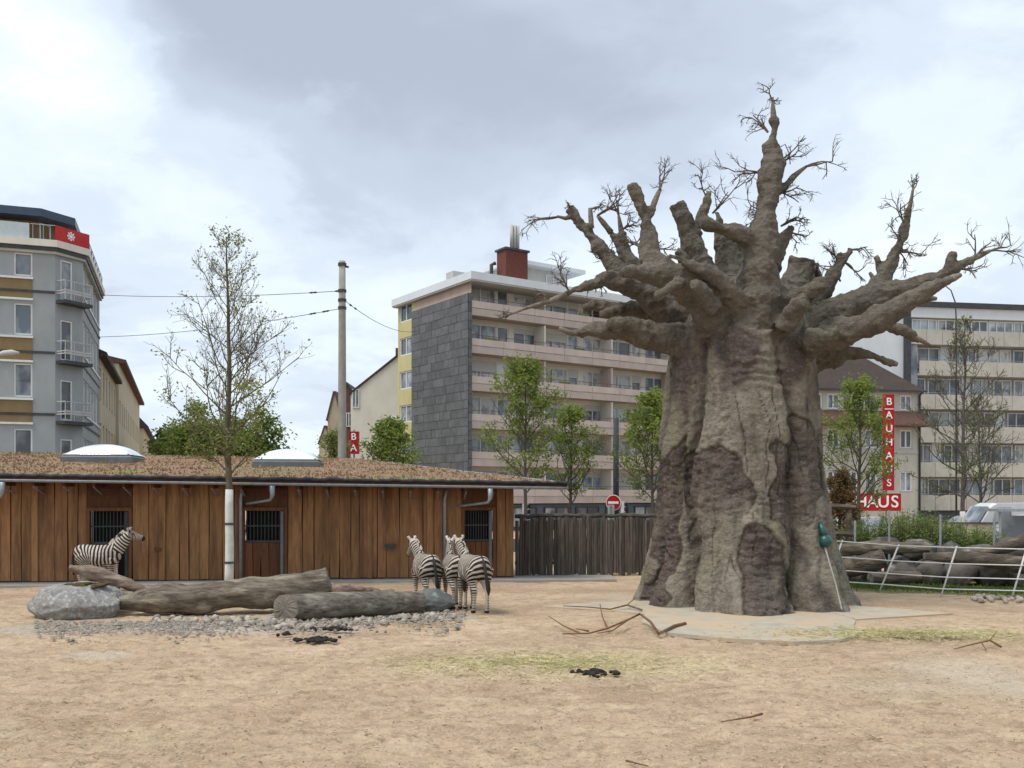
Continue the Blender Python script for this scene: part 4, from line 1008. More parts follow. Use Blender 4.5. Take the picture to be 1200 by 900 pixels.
    o = obj('zebra', me, ZM, None, loc, (0, 0, heading)); o.scale = (scale,)*3; tag(o, label, 'zebra')
    # mane: upright brush along the crest
    mb = MB(); n = 0; pts = [(q-Vector((0, 0, 0)), rb) for q, ra, rb in npts]
    prev = None
    for i, (q, rb) in enumerate(pts):
        d = (npts[min(i+1, 5)][0]-npts[max(i-1, 0)][0]).normalized(); s_, u = frame(d); h = .03+.075*min(1, i/1.5)
        base = q+u*(rb*.93); top = base+u*h
        for k in (-1, 1): mb.v += [tuple(base+s_*k*.022), tuple(top+s_*k*.010)]
        if i:
            a = (i-1)*4; b_ = i*4
            mb.f += [(a, b_, b_+1, a+1), (a+2, a+3, b_+3, b_+2), (a+1, b_+1, b_+3, a+3)]
    mb.f += [(0, 1, 3, 2), (20, 22, 23, 21)]
    mb.build('mane', MANE, o)
    s = tail_side
    MB().tube([(-.60, 0, 1.14), (-.67, s*.1, 1.02), (-.69, s*.3, .82), (-.68, s*.6, .66), (-.67, s*.8, .52), (-.665, s*.9, .40)], [.04, .036, .032, .05, .052, .014], 8).build('tail', TAIL, o, True)
    return o
def zpos(px, py): p = G(px, py); return (p.x, p.y, 0)
zebra(zpos(115, 691), math.radians(2), 'zebra standing side on in front of the dark stable door', neck_up=.0, head_drop=.30, legs=(.06, -.05, -.05, .08), seed=1, scale=1.0)
zebra((-2.03, 22.15, 0), math.radians(112), 'zebra seen from behind, half hidden by the blue grey boulder', neck_yaw=.20, neck_up=-.12, head_drop=.9, legs=(.05, -.05, .06, -.08), seed=2, scale=.98, tail_side=-.1)
zebra((G(529, 713).x+.05, G(529, 713).y+.40, 0), math.radians(106), 'zebra seen from behind between the two other grazing companions, partly overlapped', neck_yaw=-.30, neck_up=-.10, head_drop=.9, legs=(.08, -.08, .02, -.10), seed=3, scale=.98, tail_side=-.1)
zebra((G(551, 718).x+.05, G(551, 718).y+.35, 0), math.radians(113), 'zebra with full rump to the sand and dark tail, its neck overlapping a companion', neck_yaw=.05, neck_up=-.12, head_drop=.9, head_yaw=-.4, legs=(.05, -.05, .10, -.03), seed=4, scale=1.02, tail_side=-.12)
# ------------------------------------------------------------------ trees and shrubs
def leaf_quads(mb, p, n, spread, size):
    for i in range(n):
        c = p+Vector((random.gauss(0, spread), random.gauss(0, spread), random.gauss(0, spread*.8)))
        a = Vector((uni(-1, 1), uni(-1, 1), uni(-.6, .6))).normalized(); b = a.cross(Vector((uni(-1, 1), uni(-1, 1), uni(-1, 1)))).normalized()
        l = size*uni(.6, 1.25); w = l*uni(.38, .6)
        mb.quad(c, c+a*l*.5+b*w*.5, c+a*l, c+a*l*.5-b*w*.5)
def tree(name, loc, height, label, prof, t0, nprim, bark_m, leaf_m, leaves=2, leaf_size=.09, lean=0., levels=3, elev=42, tr=.11, leaf_fn=None, white=None, group=None, seed=1, twist=.25, minr=.006, sub=(5, 7), cat='tree', droop=0., brk=.5):
    random.seed(seed)
    root = empty(name, loc, 0, label, cat, group)
    tp = []; n = 14; x = y = 0
    for i in range(n+1):
        x += uni(-.03, .03)*height/10+lean/n; y += uni(-.03, .03)*height/10; tp.append(Vector((x if i else 0, y if i else 0, height*i/n)))
    def tat(t): i = min(int(t*n), n-1); return tp[i].lerp(tp[i+1], t*n-i)
    def trr(t): return tr*(1-t)**.8+.012
    trunk = MB().tube(tp, [trr(i/n) for i in range(n+1)], 10, wob=.05).build('trunk', bark_m, root, True)
    if white:
        k = max(2, int(white[1]/height*n)+1)
        zs_ = np.linspace(white[0], white[1], 7); mbw = MB(); mbw.tube([tat(z/height) for z in zs_], [trr(z/height)+.018 for z in zs_], 12)
        mbw.build('white_trunk_wrap', white[2], trunk, True)
        for z in white[3]: MB().tube([tat(z/height)-Vector((0, 0, .03)), tat(z/height)+Vector((0, 0, .03))], trr(z/height)+.03, 12).box(tat(z/height).x+.08, tat(z/height).x+.2, tat(z/height).y-.16, tat(z/height).y-.12, z-.02, z+.02).build('strap', mt['dark_metal'], trunk)
    cb, lf = MB(), MB()
    def grow(p, d, L_, r, lev):
        k = 5 if lev == levels else 4; pts = [p]; v = d.normalized()
        for i in range(k):
            v = (v+Vector((uni(-1, 1), uni(-1, 1), uni(-1, 1)))*twist+Vector((0, 0, .10-droop*(levels-lev)*.5))).normalized(); pts.append(pts[-1]+v*L_/k)
        cb.tube(pts, [max(minr, r*(1-.7*i/k)) for i in range(k+1)], 5 if lev == levels else 4 if lev > 1 else 3, cap=False)
        if lev > 1:
            for j in range(random.randint(*sub)):
                t = uni(.2, 1); i = min(int(t*k), k-1); q = pts[i].lerp(pts[i+1], t*k-i); dd = (pts[i+1]-pts[i]).normalized()
                s_ = Vector((uni(-1, 1), uni(-1, 1), uni(-.5, .9))); s_ = (s_-dd*s_.dot(dd)).normalized()
                grow(q, dd*.75+s_*.75, L_*uni(.28, .52)*(1.15-t*.4), r*.55, lev-1)
        if lev <= 2 and leaves:
            m_ = leaves if not leaf_fn else int(leaves*leaf_fn(pts[-1])+random.random())
            for q in pts[1:]:
                if m_ > 0: leaf_quads(lf, q, m_, leaf_size*.9, leaf_size)
    for i in range(nprim):
        t = t0+(0.985-t0)*((i+random.random()*.8)/nprim); a = i*2.4+uni(-.5, .5); el = math.radians(elev+18*(t-t0)+uni(-9, 9))
        grow(tat(t), Vector((math.cos(a)*math.cos(el), math.sin(a)*math.cos(el), math.sin(el))), prof((t-t0)/(1-t0))*uni(.8, 1.15), trr(t)*brk, levels)
    cr = cb.build('crown', bark_m, root); 
    if leaves and lf.f: tag(lf.build('foliage', leaf_m, cr), kind='stuff')
    return root
mt['bark_young'] = M('young_bark', (.13, .11, .075), (.08, .068, .05), scale=8, rough=.9, bump=.4, bscale=30, c3=(.14, .14, .06), scale3=1.2)
mt['bark_grey'] = M('grey_bark', (.12, .105, .09), (.075, .065, .055), scale=8, rough=.9)
mt['leaf'] = M('spring_leaf', (.25, .31, .06), (.16, .22, .04), scale=.9, rough=.6, trans=.45)
mt['leaf_dark'] = M('dense_leaf', (.22, .28, .06), (.12, .17, .035), scale=.6, rough=.6, trans=.35)
mt['leaf_red'] = M('reddish_leaf', (.17, .10, .045), (.11, .085, .03), scale=1.2, rough=.6, trans=.35)
mt['leaf_pale'] = M('bud_leaf', (.28, .29, .09), (.19, .215, .06), scale=.9, rough=.6, trans=.45)
mt['limewash'] = M('trunk_limewash', (.62, .63, .60), (.50, .51, .48), scale=5, rough=.85, bump=.2)
c = G(268, 690); 
tree('young_tree', (c.x, c.y, 0), 9.75, 'slender young tree with white painted trunk, almost bare, rising beside the long log', lambda t: 2.75*(1-t)**.72*min(1, .35+t*4)+.25, .31, 46, mt['bark_young'], mt['leaf_pale'], leaves=1, leaf_size=.10, elev=33, tr=.10, minr=.0045, brk=.34,
     leaf_fn=lambda p: (2.2 if p.z < 5.5 else .3)*(1.0 if abs(p.x) > .8 else .5), white=(0, 2.75, mt['limewash'], (.73, 1.8)), seed=11, sub=(5, 7), twist=.22)
# leafy young street trees behind the stable and the fence
sp = 'young street trees in fresh leaf behind the fence'
def street(px, base_D, top_py, wpx, label, leaves, seed, t0=.28, mat='leaf', elev=35, **k):
    Ht = H+(HOR-top_py)*base_D/F; w = wpx/F*base_D/2
    return tree('street_tree', ((px-600)/F*base_D, base_D, 0), Ht, label, lambda t: w*1.15*(1-t)**.7*min(1, .5+t*3)+.25, t0, 30, mt['bark_grey'], mt[mat], leaves=leaves, seed=seed, elev=elev, tr=.09, minr=.010, **k)
street(616, 44, 432, 150, 'bright green young street tree in front of the balcony block', 2, 21, .3, leaf_size=.17, sub=(4, 5))
street(668, 47, 482, 90, 'small leafy street tree next to the tall dark lamp post', 1, 22, .3, leaf_size=.18, sub=(4, 5))
street(764, 46, 470, 110, 'leafy street tree half hidden behind the baobab foot', 2, 23, .3, leaf_size=.18, sub=(4, 5))
street(457, 42, 500, 100, 'low leafy street tree behind the stable roof near the concrete pole', 2, 24, .3, leaf_size=.17, sub=(4, 5))
street(392, 44, 512, 60, 'thin pale green sapling behind the stable roof, left of the pole', 2, 25, .3, mat='leaf_pale', leaf_size=.14, sub=(3, 4))
street(1006, 40, 452, 120, 'slender pale green street tree in front of the old house', 2, 26, .26, leaf_size=.14, sub=(4, 5))
street(1128, 40, 372, 150, 'tall nearly bare street tree with limewashed foot before the office block', 1, 27, .22, mat='leaf', leaf_size=.10, sub=(5, 7), white=(0, 1.9, mt['limewash'], ()), leaf_fn=lambda p: .55 if p.z < 6 else .15)
street(1150, 52, 470, 110, 'bare brownish street tree standing further back before the office block', 1, 28, .24, mat='leaf_pale', leaf_size=.10, sub=(5, 6), leaf_fn=lambda p: .3)
street(984, 38, 560, 42, 'small bush-like tree with reddish young leaves beside the red lettering', 3, 29, .15, mat='leaf_red', leaf_size=.12, sub=(4, 5))
def dense(name, loc, w, h, z0, label, seed, mat, n=70, leafs=150, ls=.28, group=None, cat='tree', d=None):
    random.seed(seed); root = empty(name, loc, 0, label, cat, group)
    tr_ = MB().tube([(0, 0, 0), (.1, 0, z0), (0, .1, z0+h*.4), (.05, 0, z0+h*.7)], [.28, .2, .13, .05], 9)
    for i in range(9):
        a = uni(0, 6.28); tr_.tube([(0, 0, z0+h*uni(0, .3)), (math.cos(a)*w*.2, math.sin(a)*w*.2, z0+h*uni(.25, .5)), (math.cos(a)*w*.4, math.sin(a)*w*.4, z0+h*uni(.5, .8))], [.1, .06, .02], 6)
    t_ = tr_.build('trunk', mt['bark_grey'], root, True); lf = MB()
    for i in range(n):
        a = uni(0, 6.28); el = math.asin(uni(-.5, 1)); r = uni(.5, 1.0)
        c_ = Vector((math.cos(a)*math.cos(el)*w/2*r, math.sin(a)*math.cos(el)*(d or w)/2*r, z0+h*.42+math.sin(el)*h*.56*r)); c_.z = max(c_.z, z0*.6)
        leaf_quads(lf, c_, leafs, w*.075*uni(.6, 1.2), ls)
    tag(lf.build('crown', mat, root), kind='stuff'); return root
for px, D, top, wpx, seed, lab in ((232, 62, 474, 100, 1, 'broad dense green tree behind the stable roof, highest of its clump'), (292, 66, 478, 90, 2, 'dense green tree behind the stable roof beneath the bare crown'), (200, 75, 500, 60, 3, 'small dense green tree at the end of the side street')):
    w = wpx/F*D; top_z = H+(HOR-top)*D/F
    dense('broad_tree', ((px-600)/F*D, D, 0), w, top_z*.72, top_z*.28, lab, seed, mt['leaf_dark'], 75, 130, .30)
    if seed == 2: pass

# ------------------------------------------------------------------ generic building pieces
_win = {}
def window(parent, x, y, z, w, h, lights=2, rz=0., fm='white', pm='pane', fw=.07, dep=.10, name='window', sill=False):
    k = (round(w, 2), round(h, 2), lights, fm, pm, fw, sill)
    if k not in _win:
        mb = MB(); mb.box(-w/2, -w/2+fw, -.03, dep, 0, h).box(w/2-fw, w/2, -.03, dep, 0, h).box(-w/2+fw, w/2-fw, -.03, dep, 0, fw).box(-w/2+fw, w/2-fw, -.03, dep, h-fw, h)
        for i in range(1, lights):
            c_ = -w/2+w*i/lights; mb.box(c_-fw*.5, c_+fw*.5, -.025, dep, fw, h-fw)
        if sill: mb.box(-w/2-.06, w/2+.06, -.10, .0-.032, -.06, 0)
        a = mb.mesh('window'); a.materials.append(mt[fm])
        b = MB().box(-w/2+fw*.8, w/2-fw*.8, .05, .07, fw*.8, h-fw*.8).mesh('pane'); b.materials.append(mt[pm]); _win[k] = (a, b)
    a, b = _win[k]
    o = obj(name, a, None, parent, (x, y, z), (0, 0, rz)); obj('pane', b, None, o); return o
def wall(parent, u0, u1, z0, z1, holes, mat, th=.3, y=0., rz=0., org=(0, 0), name='wall'):
    # wall in the local xz plane with real openings; holes = (ua, ub, za, zb)
    us = sorted({u0, u1, *[min(max(q, u0), u1) for h_ in holes for q in h_[:2]]}); zs_ = sorted({z0, z1, *[min(max(q, z0), z1) for h_ in holes for q in h_[2:]]})
    mb = MB()
    for i in range(len(us)-1):
        run = None
        for j in range(len(zs_)-1):
            cu, cz = (us[i]+us[i+1])/2, (zs_[j]+zs_[j+1])/2
            solid = not any(a < cu < b and c_ < cz < d for a, b, c_, d in holes)
            if solid: run = run if run is not None else zs_[j]
            if run is not None and (not solid):
                mb.box(us[i], us[i+1], y, y+th, run, zs_[j]); run = None
        if run is not None: mb.box(us[i], us[i+1], y, y+th, run, z1)
    return mb.build(name, mat, parent, loc=(*org, 0), rot=(0, 0, rz))
def plaster(name, a, b=None, c3=None, rnd=0, rough=.9, sc=1.2): return M(name, a, b or tuple(x*.88 for x in a), scale=sc, rough=rough, bump=.12, bscale=30, c3=c3, scale3=.5, stretch=(1, 1, .5), rnd=rnd)
mt['grey_plaster'] = plaster('grey_blue_plaster', (.335, .36, .37), (.285, .31, .32), (.25, .27, .28))
mt['ochre'] = plaster('ochre_panel', (.25, .18, .09), (.20, .145, .075))
mt['cream'] = plaster('cream_plaster', (.52, .47, .35), (.45, .40, .29)); mt['cream2'] = plaster('pale_cream_plaster', (.68, .655, .58), (.61, .585, .51))
mt['beige'] = plaster('beige_plaster', (.50, .43, .31), (.43, .365, .26), (.38, .32, .23))
mt['lightgrey'] = plaster('light_grey_concrete', (.48, .48, .46), (.40, .40, .385)); mt['whitewall'] = plaster('white_plaster', (.66, .69, .72), (.60, .63, .66))
mt['darkroof'] = M('dark_tiles', (.06, .052, .05), (.04, .035, .034), scale=5, rough=.8, bump=.4, stretch=(1, 1, 4)); mt['redroof'] = M('red_tiles', (.135, .075, .058), (.09, .052, .042), scale=5, rough=.85, bump=.4, stretch=(1, 1, 3))
mt['brownroof'] = M('brown_tiles', (.062, .048, .041), (.04, .031, .028), scale=4, rough=.85, bump=.5, stretch=(1, 1, 3), c3=(.07, .045, .035))
mt['blueroof'] = M('blue_metal_roof', (.06, .085, .13), (.045, .065, .1), rough=.4, metal=.2)
mt['red'] = M('red_cloth', (.50, .035, .035), (.40, .025, .028), rough=.7, scale=2); mt['signred'] = M('sign_red', (.42, .012, .014), (.34, .01, .012), rough=.4)
mt['letter'] = M('letter_white', (.82, .82, .82), (.76, .76, .76), rough=.5)
mt['milk'] = M('milky_glass', (.46, .53, .55), (.40, .46, .49), rough=.2, spec=.5)
mt['salmon'] = plaster('salmon_parapet', (.58, .49, .44), (.50, .42, .37), (.46, .39, .35)); mt['salmon_slab'] = plaster('balcony_slab_edge', (.50, .425, .38), (.42, .355, .315))
mt['yellow'] = plaster('yellow_plaster', (.55, .50, .26), (.49, .44, .22)); mt['pink'] = plaster('pinkish_plaster', (.52, .40, .33), (.46, .35, .28))
mt['slate'] = M('slate_panel', (.135, .14, .145), (.095, .10, .104), scale=2, rough=.75, bump=.3, bscale=18, rnd=.17)
mt['chimney'] = M('brick_chimney', (.145, .05, .038), (.11, .038, .03), scale=6, rough=.9, bump=.3)
mt['rust_rail'] = M('painted_rail', (.20, .075, .055), (.14, .05, .04), rough=.6)
mt['shutter'] = M('roller_shutter', (.52, .52, .50), (.46, .46, .44), rough=.6, stretch=(.1, .1, 20), scale=1)
mt['tile'] = M('parapet_tile', (.50, .475, .42), (.44, .415, .365), scale=1.5, rough=.7, c3=(.38, .355, .31), scale3=.7)
mt['shop'] = M('shopfront', (.10, .125, .15), (.07, .09, .11), rough=.4)
def along(org, rz, px):                    # distance along a facade line that a photo column meets
    k = (px-600)/F; dx_, dy_ = math.cos(rz), math.sin(rz); return (k*org[1]-org[0])/(dx_-k*dy_)
random.seed(77)
# ------------------------------------------------------------------ grey corner block at the left
A = (-21.9, 45.0); RZ = math.radians(19.3)
gb = empty('corner_block', (A[0], A[1], 0), RZ, 'grey blue corner apartment block with ochre bands and a red banner on its roof terrace', 'building')
def foot(d, back=11): return [(-16, -d), (d*.41, -d), (1.1+d, 1.1-d*.41), (1.1+d, back), (-16, back)]
rows = [(13.0, 1.1), (10.2, 1.5), (7.25, 1.6), (4.3, 1.45)]
wx = [-1.38-1.62*i for i in range(8)]
holes = [(x-.40, x+.40, z, z+h) for z, h in rows for x in wx]
wall(gb, -16, -.0, 0, 14.25, holes, mt['grey_plaster'])
for z, h in rows:
    for x in wx: window(gb, x, .08, z, .8, h, 1, fw=.075, pm=random.choice(('pane', 'pane_blue', 'pane_blue')))
for z0, z1 in ((11.95, 12.85), (9.0, 10.05), (6.05, 7.1)):
    span('ochre_panel', -16, -.98, -.035, -.004, z0, z1, mt['ochre'], gb)
    span('white_sill', -16, -.94, -.10, -.004, z1+.003, z1+.10, mt['white'], gb); span('white_lintel', -16, -.94, -.08, -.004, z0-.10, z0-.003, mt['white'], gb)
    zm = z0*.62+z1*.38
    mb = MB(); mb.box(-16, 0, -.06, -.037, zm-.06, zm+.06); mb.build('dark_band', mt['dark_metal'], gb)
# chamfer with french windows and little balconies
slabs = [11.95, 9.05, 6.15, 3.3]
ch = [(.30, .98, s+.06, s+.06+1.95) for s in slabs]
wall(gb, 0, 1.56, 0, 14.25, ch, mt['grey_plaster'], rz=R(45), name='corner_wall')
cm = Matrix.Rotation(R(45), 3, 'Z')
for s in slabs:
    p = cm @ Vector((.64, .06, 0)); window(gb, p.x, p.y, s+.06, .68, 1.95, 1, rz=R(45), fw=.07, name='balcony_door')
    b = empty('balcony', cm @ Vector((.82, 0, s))); b.parent = gb; b.rotation_euler = (0, 0, R(45))
    span('slab', -.78, .82, -.62, -.004, -.16, 0, mt['dark_metal'], b)
    mb = MB()
    for z_ in (.30, .42, .90):
        mb.box(-.76, .80, -.60, -.57, z_, z_+(.09 if z_ < .5 else .04)).box(-.76, -.73, -.569, -.02, z_, z_+.05).box(.77, .80, -.569, -.02, z_, z_+.05)
    for x in (-.75, -.25, .27, .785): mb.box(x-.012, x+.012, -.625, -.601, 0, .94)
    mb.build('railing', mt['lightgrey'], b)
    mb = MB(); [mb.tube([(x, -.585, 0), (x, -.585, .9)], .008, 4) for x in np.linspace(-.7, .74, 13)]; mb.build('bars', mt['galv'], b)
sr = [(12.45, 1.75), (9.55, 1.75), (6.65, 1.75), (3.7, 1.75)]
sy = [2.2+1.75*i for i in range(5)]
wall(gb, 1.1, 11, 0, 14.25, [(y-.78, y+.78, z, z+h) for z, h in sr for y in sy], mt['grey_plaster'], rz=R(90), org=(1.1, 0), name='side_wall')
for z, h in sr:
    for y in sy: window(gb, 1.1-.08, y, z, 1.56, h, 2, rz=R(90), pm='pane_blue')
    span('white_sill', 1.104, 1.17, 1.2, 10.9, z-.12, z-.03, mt['white'], gb); span('dark_band', 1.104, 1.15, 1.2, 10.9, z-.62, z-.5, mt['dark_metal'], gb)
MB().prism(foot(.22), 14.25, 14.42).build('cornice', mt['dark_metal'], gb); MB().prism(foot(.30), 14.423, 14.75).build('parapet', mt['cream2'], gb)
MB().prism(foot(.14), 14.12, 14.247).build('frieze', mt['lightgrey'], gb)
pf = [(-16, 1.0), (-.9, 1.0), (-.25, 1.65), (-.25, 9), (-16, 9)]
MB().prism(pf, 14.753, 15.90).build('penthouse', mt['ochre'], gb)
MB().prism([(-16, .0), (-.6, .0), (.75, 1.25), (.75, 10), (-16, 10)], 15.903, 16.28).build('penthouse_roof', mt['blueroof'], gb)
for x in (-2.6, -4.6): window(gb, x, .96, 14.95, 1.7, .85, 2, pm='pane_blue', dep=.03)
p = cm @ Vector((0, 0, 0)); window(gb, -.60, 1.25, 14.78, .62, 1.08, 1, rz=R(45), dep=.03)
span('glass_balustrade', -16, -1.1, -.12, -.10, 14.753, 15.5, mt['milk'], gb)
mb = MB(); [mb.tube([(x, -.1, 14.75), (x, -.1, 15.5)], .018, 5) for x in (-.95, -.5, .05)]; mb.tube([(-1.05, -.1, 15.48), (.08, -.1, 15.48)], .018, 5); mb.build('terrace_rail', mt['galv'], gb)
bn = empty('banner', (.10, -.14, 14.76)); bn.parent = gb; bn.rotation_euler = (0, 0, R(45))
mb = MB(); n = 12
for i in range(n+1):
    x = 1.95*i/n-.15; y = -.05+.012*math.sin(i*2.1)
    mb.v += [(x, y, 0), (x, y, .72), (x, y+.012, 0), (x, y+.012, .72)]
for i in range(n):
    a = i*4; mb.f += [(a, a+4, a+5, a+1), (a+2, a+3, a+7, a+6)]
mb.build('cloth', mt['red'], bn)
em = MB(); cx, cz = .72, .37                       # white emblem: rosette on the banner
for k in range(8):
    t = 2*math.pi*k/8; em.quad((cx+math.cos(t-.3)*.10, -.075, cz+math.sin(t-.3)*.10), (cx+math.cos(t-.2)*.22, -.075, cz+math.sin(t-.2)*.22), (cx+math.cos(t+.2)*.22, -.075, cz+math.sin(t+.2)*.22), (cx+math.cos(t+.3)*.10, -.075, cz+math.sin(t+.3)*.10))
em.quad(*[(cx+math.cos(2*math.pi*k/10)*.085, -.076, cz+math.sin(2*math.pi*k/10)*.085) for k in range(10)]); em.build('emblem', mt['letter'], bn)
mb = MB(); [mb.tube([(1.25, y, 14.75), (1.25, y, 15.5)], .02, 5) for y in np.linspace(1.6, 10.8, 8)]; mb.tube([(1.25, 1.4, 15.48), (1.25, 10.9, 15.48)], .02, 5); mb.build('terrace_rail', mt['galv'], gb)
span('glass_balustrade', 1.21, 1.23, 1.7, 10.8, 14.82, 15.42, mt['pane_blue'], gb)

# ------------------------------------------------------------------ older houses along the side street
B0 = Vector((A[0], A[1], 0))+Matrix.Rotation(RZ, 3, 'Z') @ Vector((1.1, 0, 0)); SD = RZ+math.pi/2
def street_house(s0, s1, top, wall_m, roof_m, label, rows_, nwin, ww, wh, off=0., roof_h=1.2, eave=.5):
    o = B0+Vector((math.cos(SD), math.sin(SD), 0))*s0+Vector((math.cos(RZ), math.sin(RZ), 0))*off
    h = empty('street_house', o, SD, label, 'building', 'old houses along the side street'); L_ = s1-s0
    ws = [L_*(i+.5)/nwin for i in range(nwin)]
    wall(h, 0, L_, 0, top, [(x-ww/2, x+ww/2, z, z+wh) for z in rows_ for x in ws], wall_m)
    for z in rows_:
        for x in ws: window(h, x, .1, z, ww, wh, 2, sill=True, pm=random.choice(('pane', 'pane_curtain')))
    span('end_wall', 0, .3, .303, 9, 0, top, wall_m, h)
    span('back_wall', .303, L_, 8.7, 9, 0, top, wall_m, h)
    mb = MB(); e = eave
    mb.v = [(-.1, -e, top), (L_+.1, -e, top), (L_+.1, 9.4, top), (-.1, 9.4, top), (-.1, 3.2, top+roof_h), (L_+.1, 3.2, top+roof_h), (-.1, -e, top-.25), (L_+.1, -e, top-.25), (L_+.1, 9.4, top-.25), (-.1, 9.4, top-.25)]
    mb.f = [(0, 1, 5, 4), (2, 3, 4, 5), (6, 9, 8, 7), (0, 6, 7, 1), (3, 2, 8, 9), (1, 7, 8, 2, 5), (0, 4, 3, 9, 6)]
    mb.build('roof', roof_m, h); return h
h1 = street_house(10.4, 25, 11.0, mt['beige'], mt['brownroof'], 'beige old house with tall windows right behind the grey corner block', (1.5, 5.0, 8.3), 6, 1.1, 1.9, off=.0, roof_h=1.6, eave=.45)
for i, (x, y) in enumerate(((2.5, 1.2), (5.5, 1.6), (9, 1.4))):
    span('dormer', x-.6, x+.6, y-.6, y+2, 11.2, 13.0, mt['brownroof'], h1)
h2 = street_house(25.4, 60, 12.6, mt['cream'], mt['redroof'], 'long pale cream house with red roof edge further down the side street', (1.4, 4.8, 8.0), 12, 1.1, 1.7, off=.2, roof_h=.8, eave=.5)
span('bay', 8, 11.5, -1.2, -.01, 3.2, 4.4, mt['lightgrey'], h2)
h3 = street_house(66, 95, 10.5, mt['beige'], mt['darkroof'], 'far brown house with steep dark roof at the end of the side street', (1.4, 4.8), 7, 1.1, 1.7, off=.4, roof_h=4.0, eave=.5)

# ------------------------------------------------------------------ the balcony block in the middle
C0 = (-2.85, 66.0); RM = math.atan2(.569, .822)
ab = empty('balcony_block', (C0[0], C0[1], 0), RM, 'tall apartment block with long salmon balconies and dark slate end wall', 'building')
LEN, DEP = 29.5, 11.0
lev = [3.0, 5.66, 8.32, 10.98, 13.64, 16.30]
WY = 1.45
# glazed back wall of the balconies with real openings
holes = []; wins = []
for li, zt in enumerate(lev):
    z0 = zt-.62; h = 1.98
    x = .35
    while x < LEN-2:
        for kind, w in (('w2', 2.7), ('gap', .10), ('d', 1.0), ('gap', .45), ('w2', 2.1), ('gap', .25)):
            if kind != 'gap' and x+w < LEN-.3:
                zz, hh = (z0, h) if kind == 'd' else (z0+.2, h-.2)
                holes.append((x, x+w, zz, zz+hh)); wins.append((x+w/2, zz, w, hh, kind, li))
            x += w
wall(ab, 0, LEN, 0, 17.55, holes, mt['cream2'], y=WY, th=.25, name='balcony_wall')
for x, z, w, h, kind, li in wins:
    if random.random() < .07:
        span('roller_shutter', x-w/2, x+w/2, WY+.06, WY+.09, z, z+h, mt['shutter'], ab); continue
    window(ab, x, WY+.08, z, w, h, {'w2': 2, 'd': 1}[kind], pm=random.choice(('pane', 'pane_blue', 'pane_curtain')), fw=.085)
    if random.random() < .3: span('roller_shutter', x-w/2, x+w/2, WY+.02, WY+.045, z+h*uni(.55, .8), z+h, mt['shutter'], ab)
for li, zt in enumerate(lev):
    b = empty('balcony', (0, 0, zt)); b.parent = ab
    span('slab', .05, LEN, .12, WY-.004, -.98, -.80, mt['salmon_slab'], b)
    x = .02
    while x < LEN-.5:                            # parapet panels, one after another
        w = min(2.76, LEN-x); span('parapet_panel', x, x+w-.03, 0, .1, -.48, 0, mt['salmon'], b); span('slab_edge', x, x+w-.02, .03, .115, -1.02, -.52, mt['salmon_slab'], b); x += w
    mb = MB(); mb.tube([(0, .05, .26), (LEN, .05, .26)], .022, 5)
    [mb.tube([(x, .05, 0), (x, .05, .26)], .016, 4) for x in np.arange(.1, LEN, 1.38)]; mb.build('railing', mt['rust_rail'], b)
    for x in np.arange(6.55, LEN, 6.55): span('divider', x-.06, x+.06, .13, WY-.004, -.795, 1.55, mt['salmon' if li % 2 else 'cream2'], b)
    for k in range(5):                                 # planters and chairs on the balconies
        if random.random() < .6:
            x = uni(.5, LEN-1); span('planter', x, x+uni(.5, 1.0), .02, .11, .01, .16, mt['leaf_dark'], b)
span('ground_floor', 0, LEN, .4, WY-.01, 0, 1.9, mt['shop'], ab)
x = .6
while x < LEN-3:
    window(ab, x+1.2, .33, .2, 2.3, 1.5, 2, fm='dark_metal', dep=.06); x += 3.0
# roof
span('roof_slab', -.35, LEN+.3, -.55, DEP+.3, 17.553, 17.66, mt['lightgrey'], ab); span('fascia', -.40, LEN+.35, -.6, DEP+.35, 17.663, 18.2, mt['whitewall'], ab)
# end wall: yellow strip with windows, slate slab in front
eh = [(1.15, z+.08, 1.35) for z in lev]
ywin = [9.0]; 
wall(ab, WY+.26, DEP, 0, 17.55, [(9.72-1.0, 9.72+1.0, z-.02, z+1.38) for z in lev], mt['yellow'], rz=R(90), org=(.30, 0), name='end_wall')
for z in lev: window(ab, .09, 9.72, z-.02, 2.0, 1.4, 2, rz=R(-90), fw=.10)
window(ab, .09, 7.6, 16.28, 1.3, 1.0, 2, rz=R(-90), fw=.09)
span('pink_band', -.03, -.004, .0, 7.9, 16.83, 17.55, mt['pink'], ab)
span('slab_core', -.34, -.06, -.12, 8.05, 0, 16.75, mt['dark_metal'], ab)
z = 0.; rr_ = 0
sl = {}
while z < 16.7:                                     # slate panels, each its own piece
    h = .62; y = -.14; first = True
    while y < 8.05:
        w = random.choice((.9, 1.2, 1.5, 1.8, .6)); w = min(w, 8.07-y)
        if 8.07-y-w < .35: w = 8.07-y
        k = (round(w, 2), round(h, 2))
        box('slate_panel', (.03+.001, round(w-.03, 2), round(min(h, 16.78-z)-.025, 3)), (-.36-random.choice((0, .008, .016)), y+w/2, z), mt['slate'], ab)
        y += w
    z += h
for i in range(26): box('slate_panel', (.28, .03, .60), (-.19, -.14, .645*i), mt['slate'], ab)
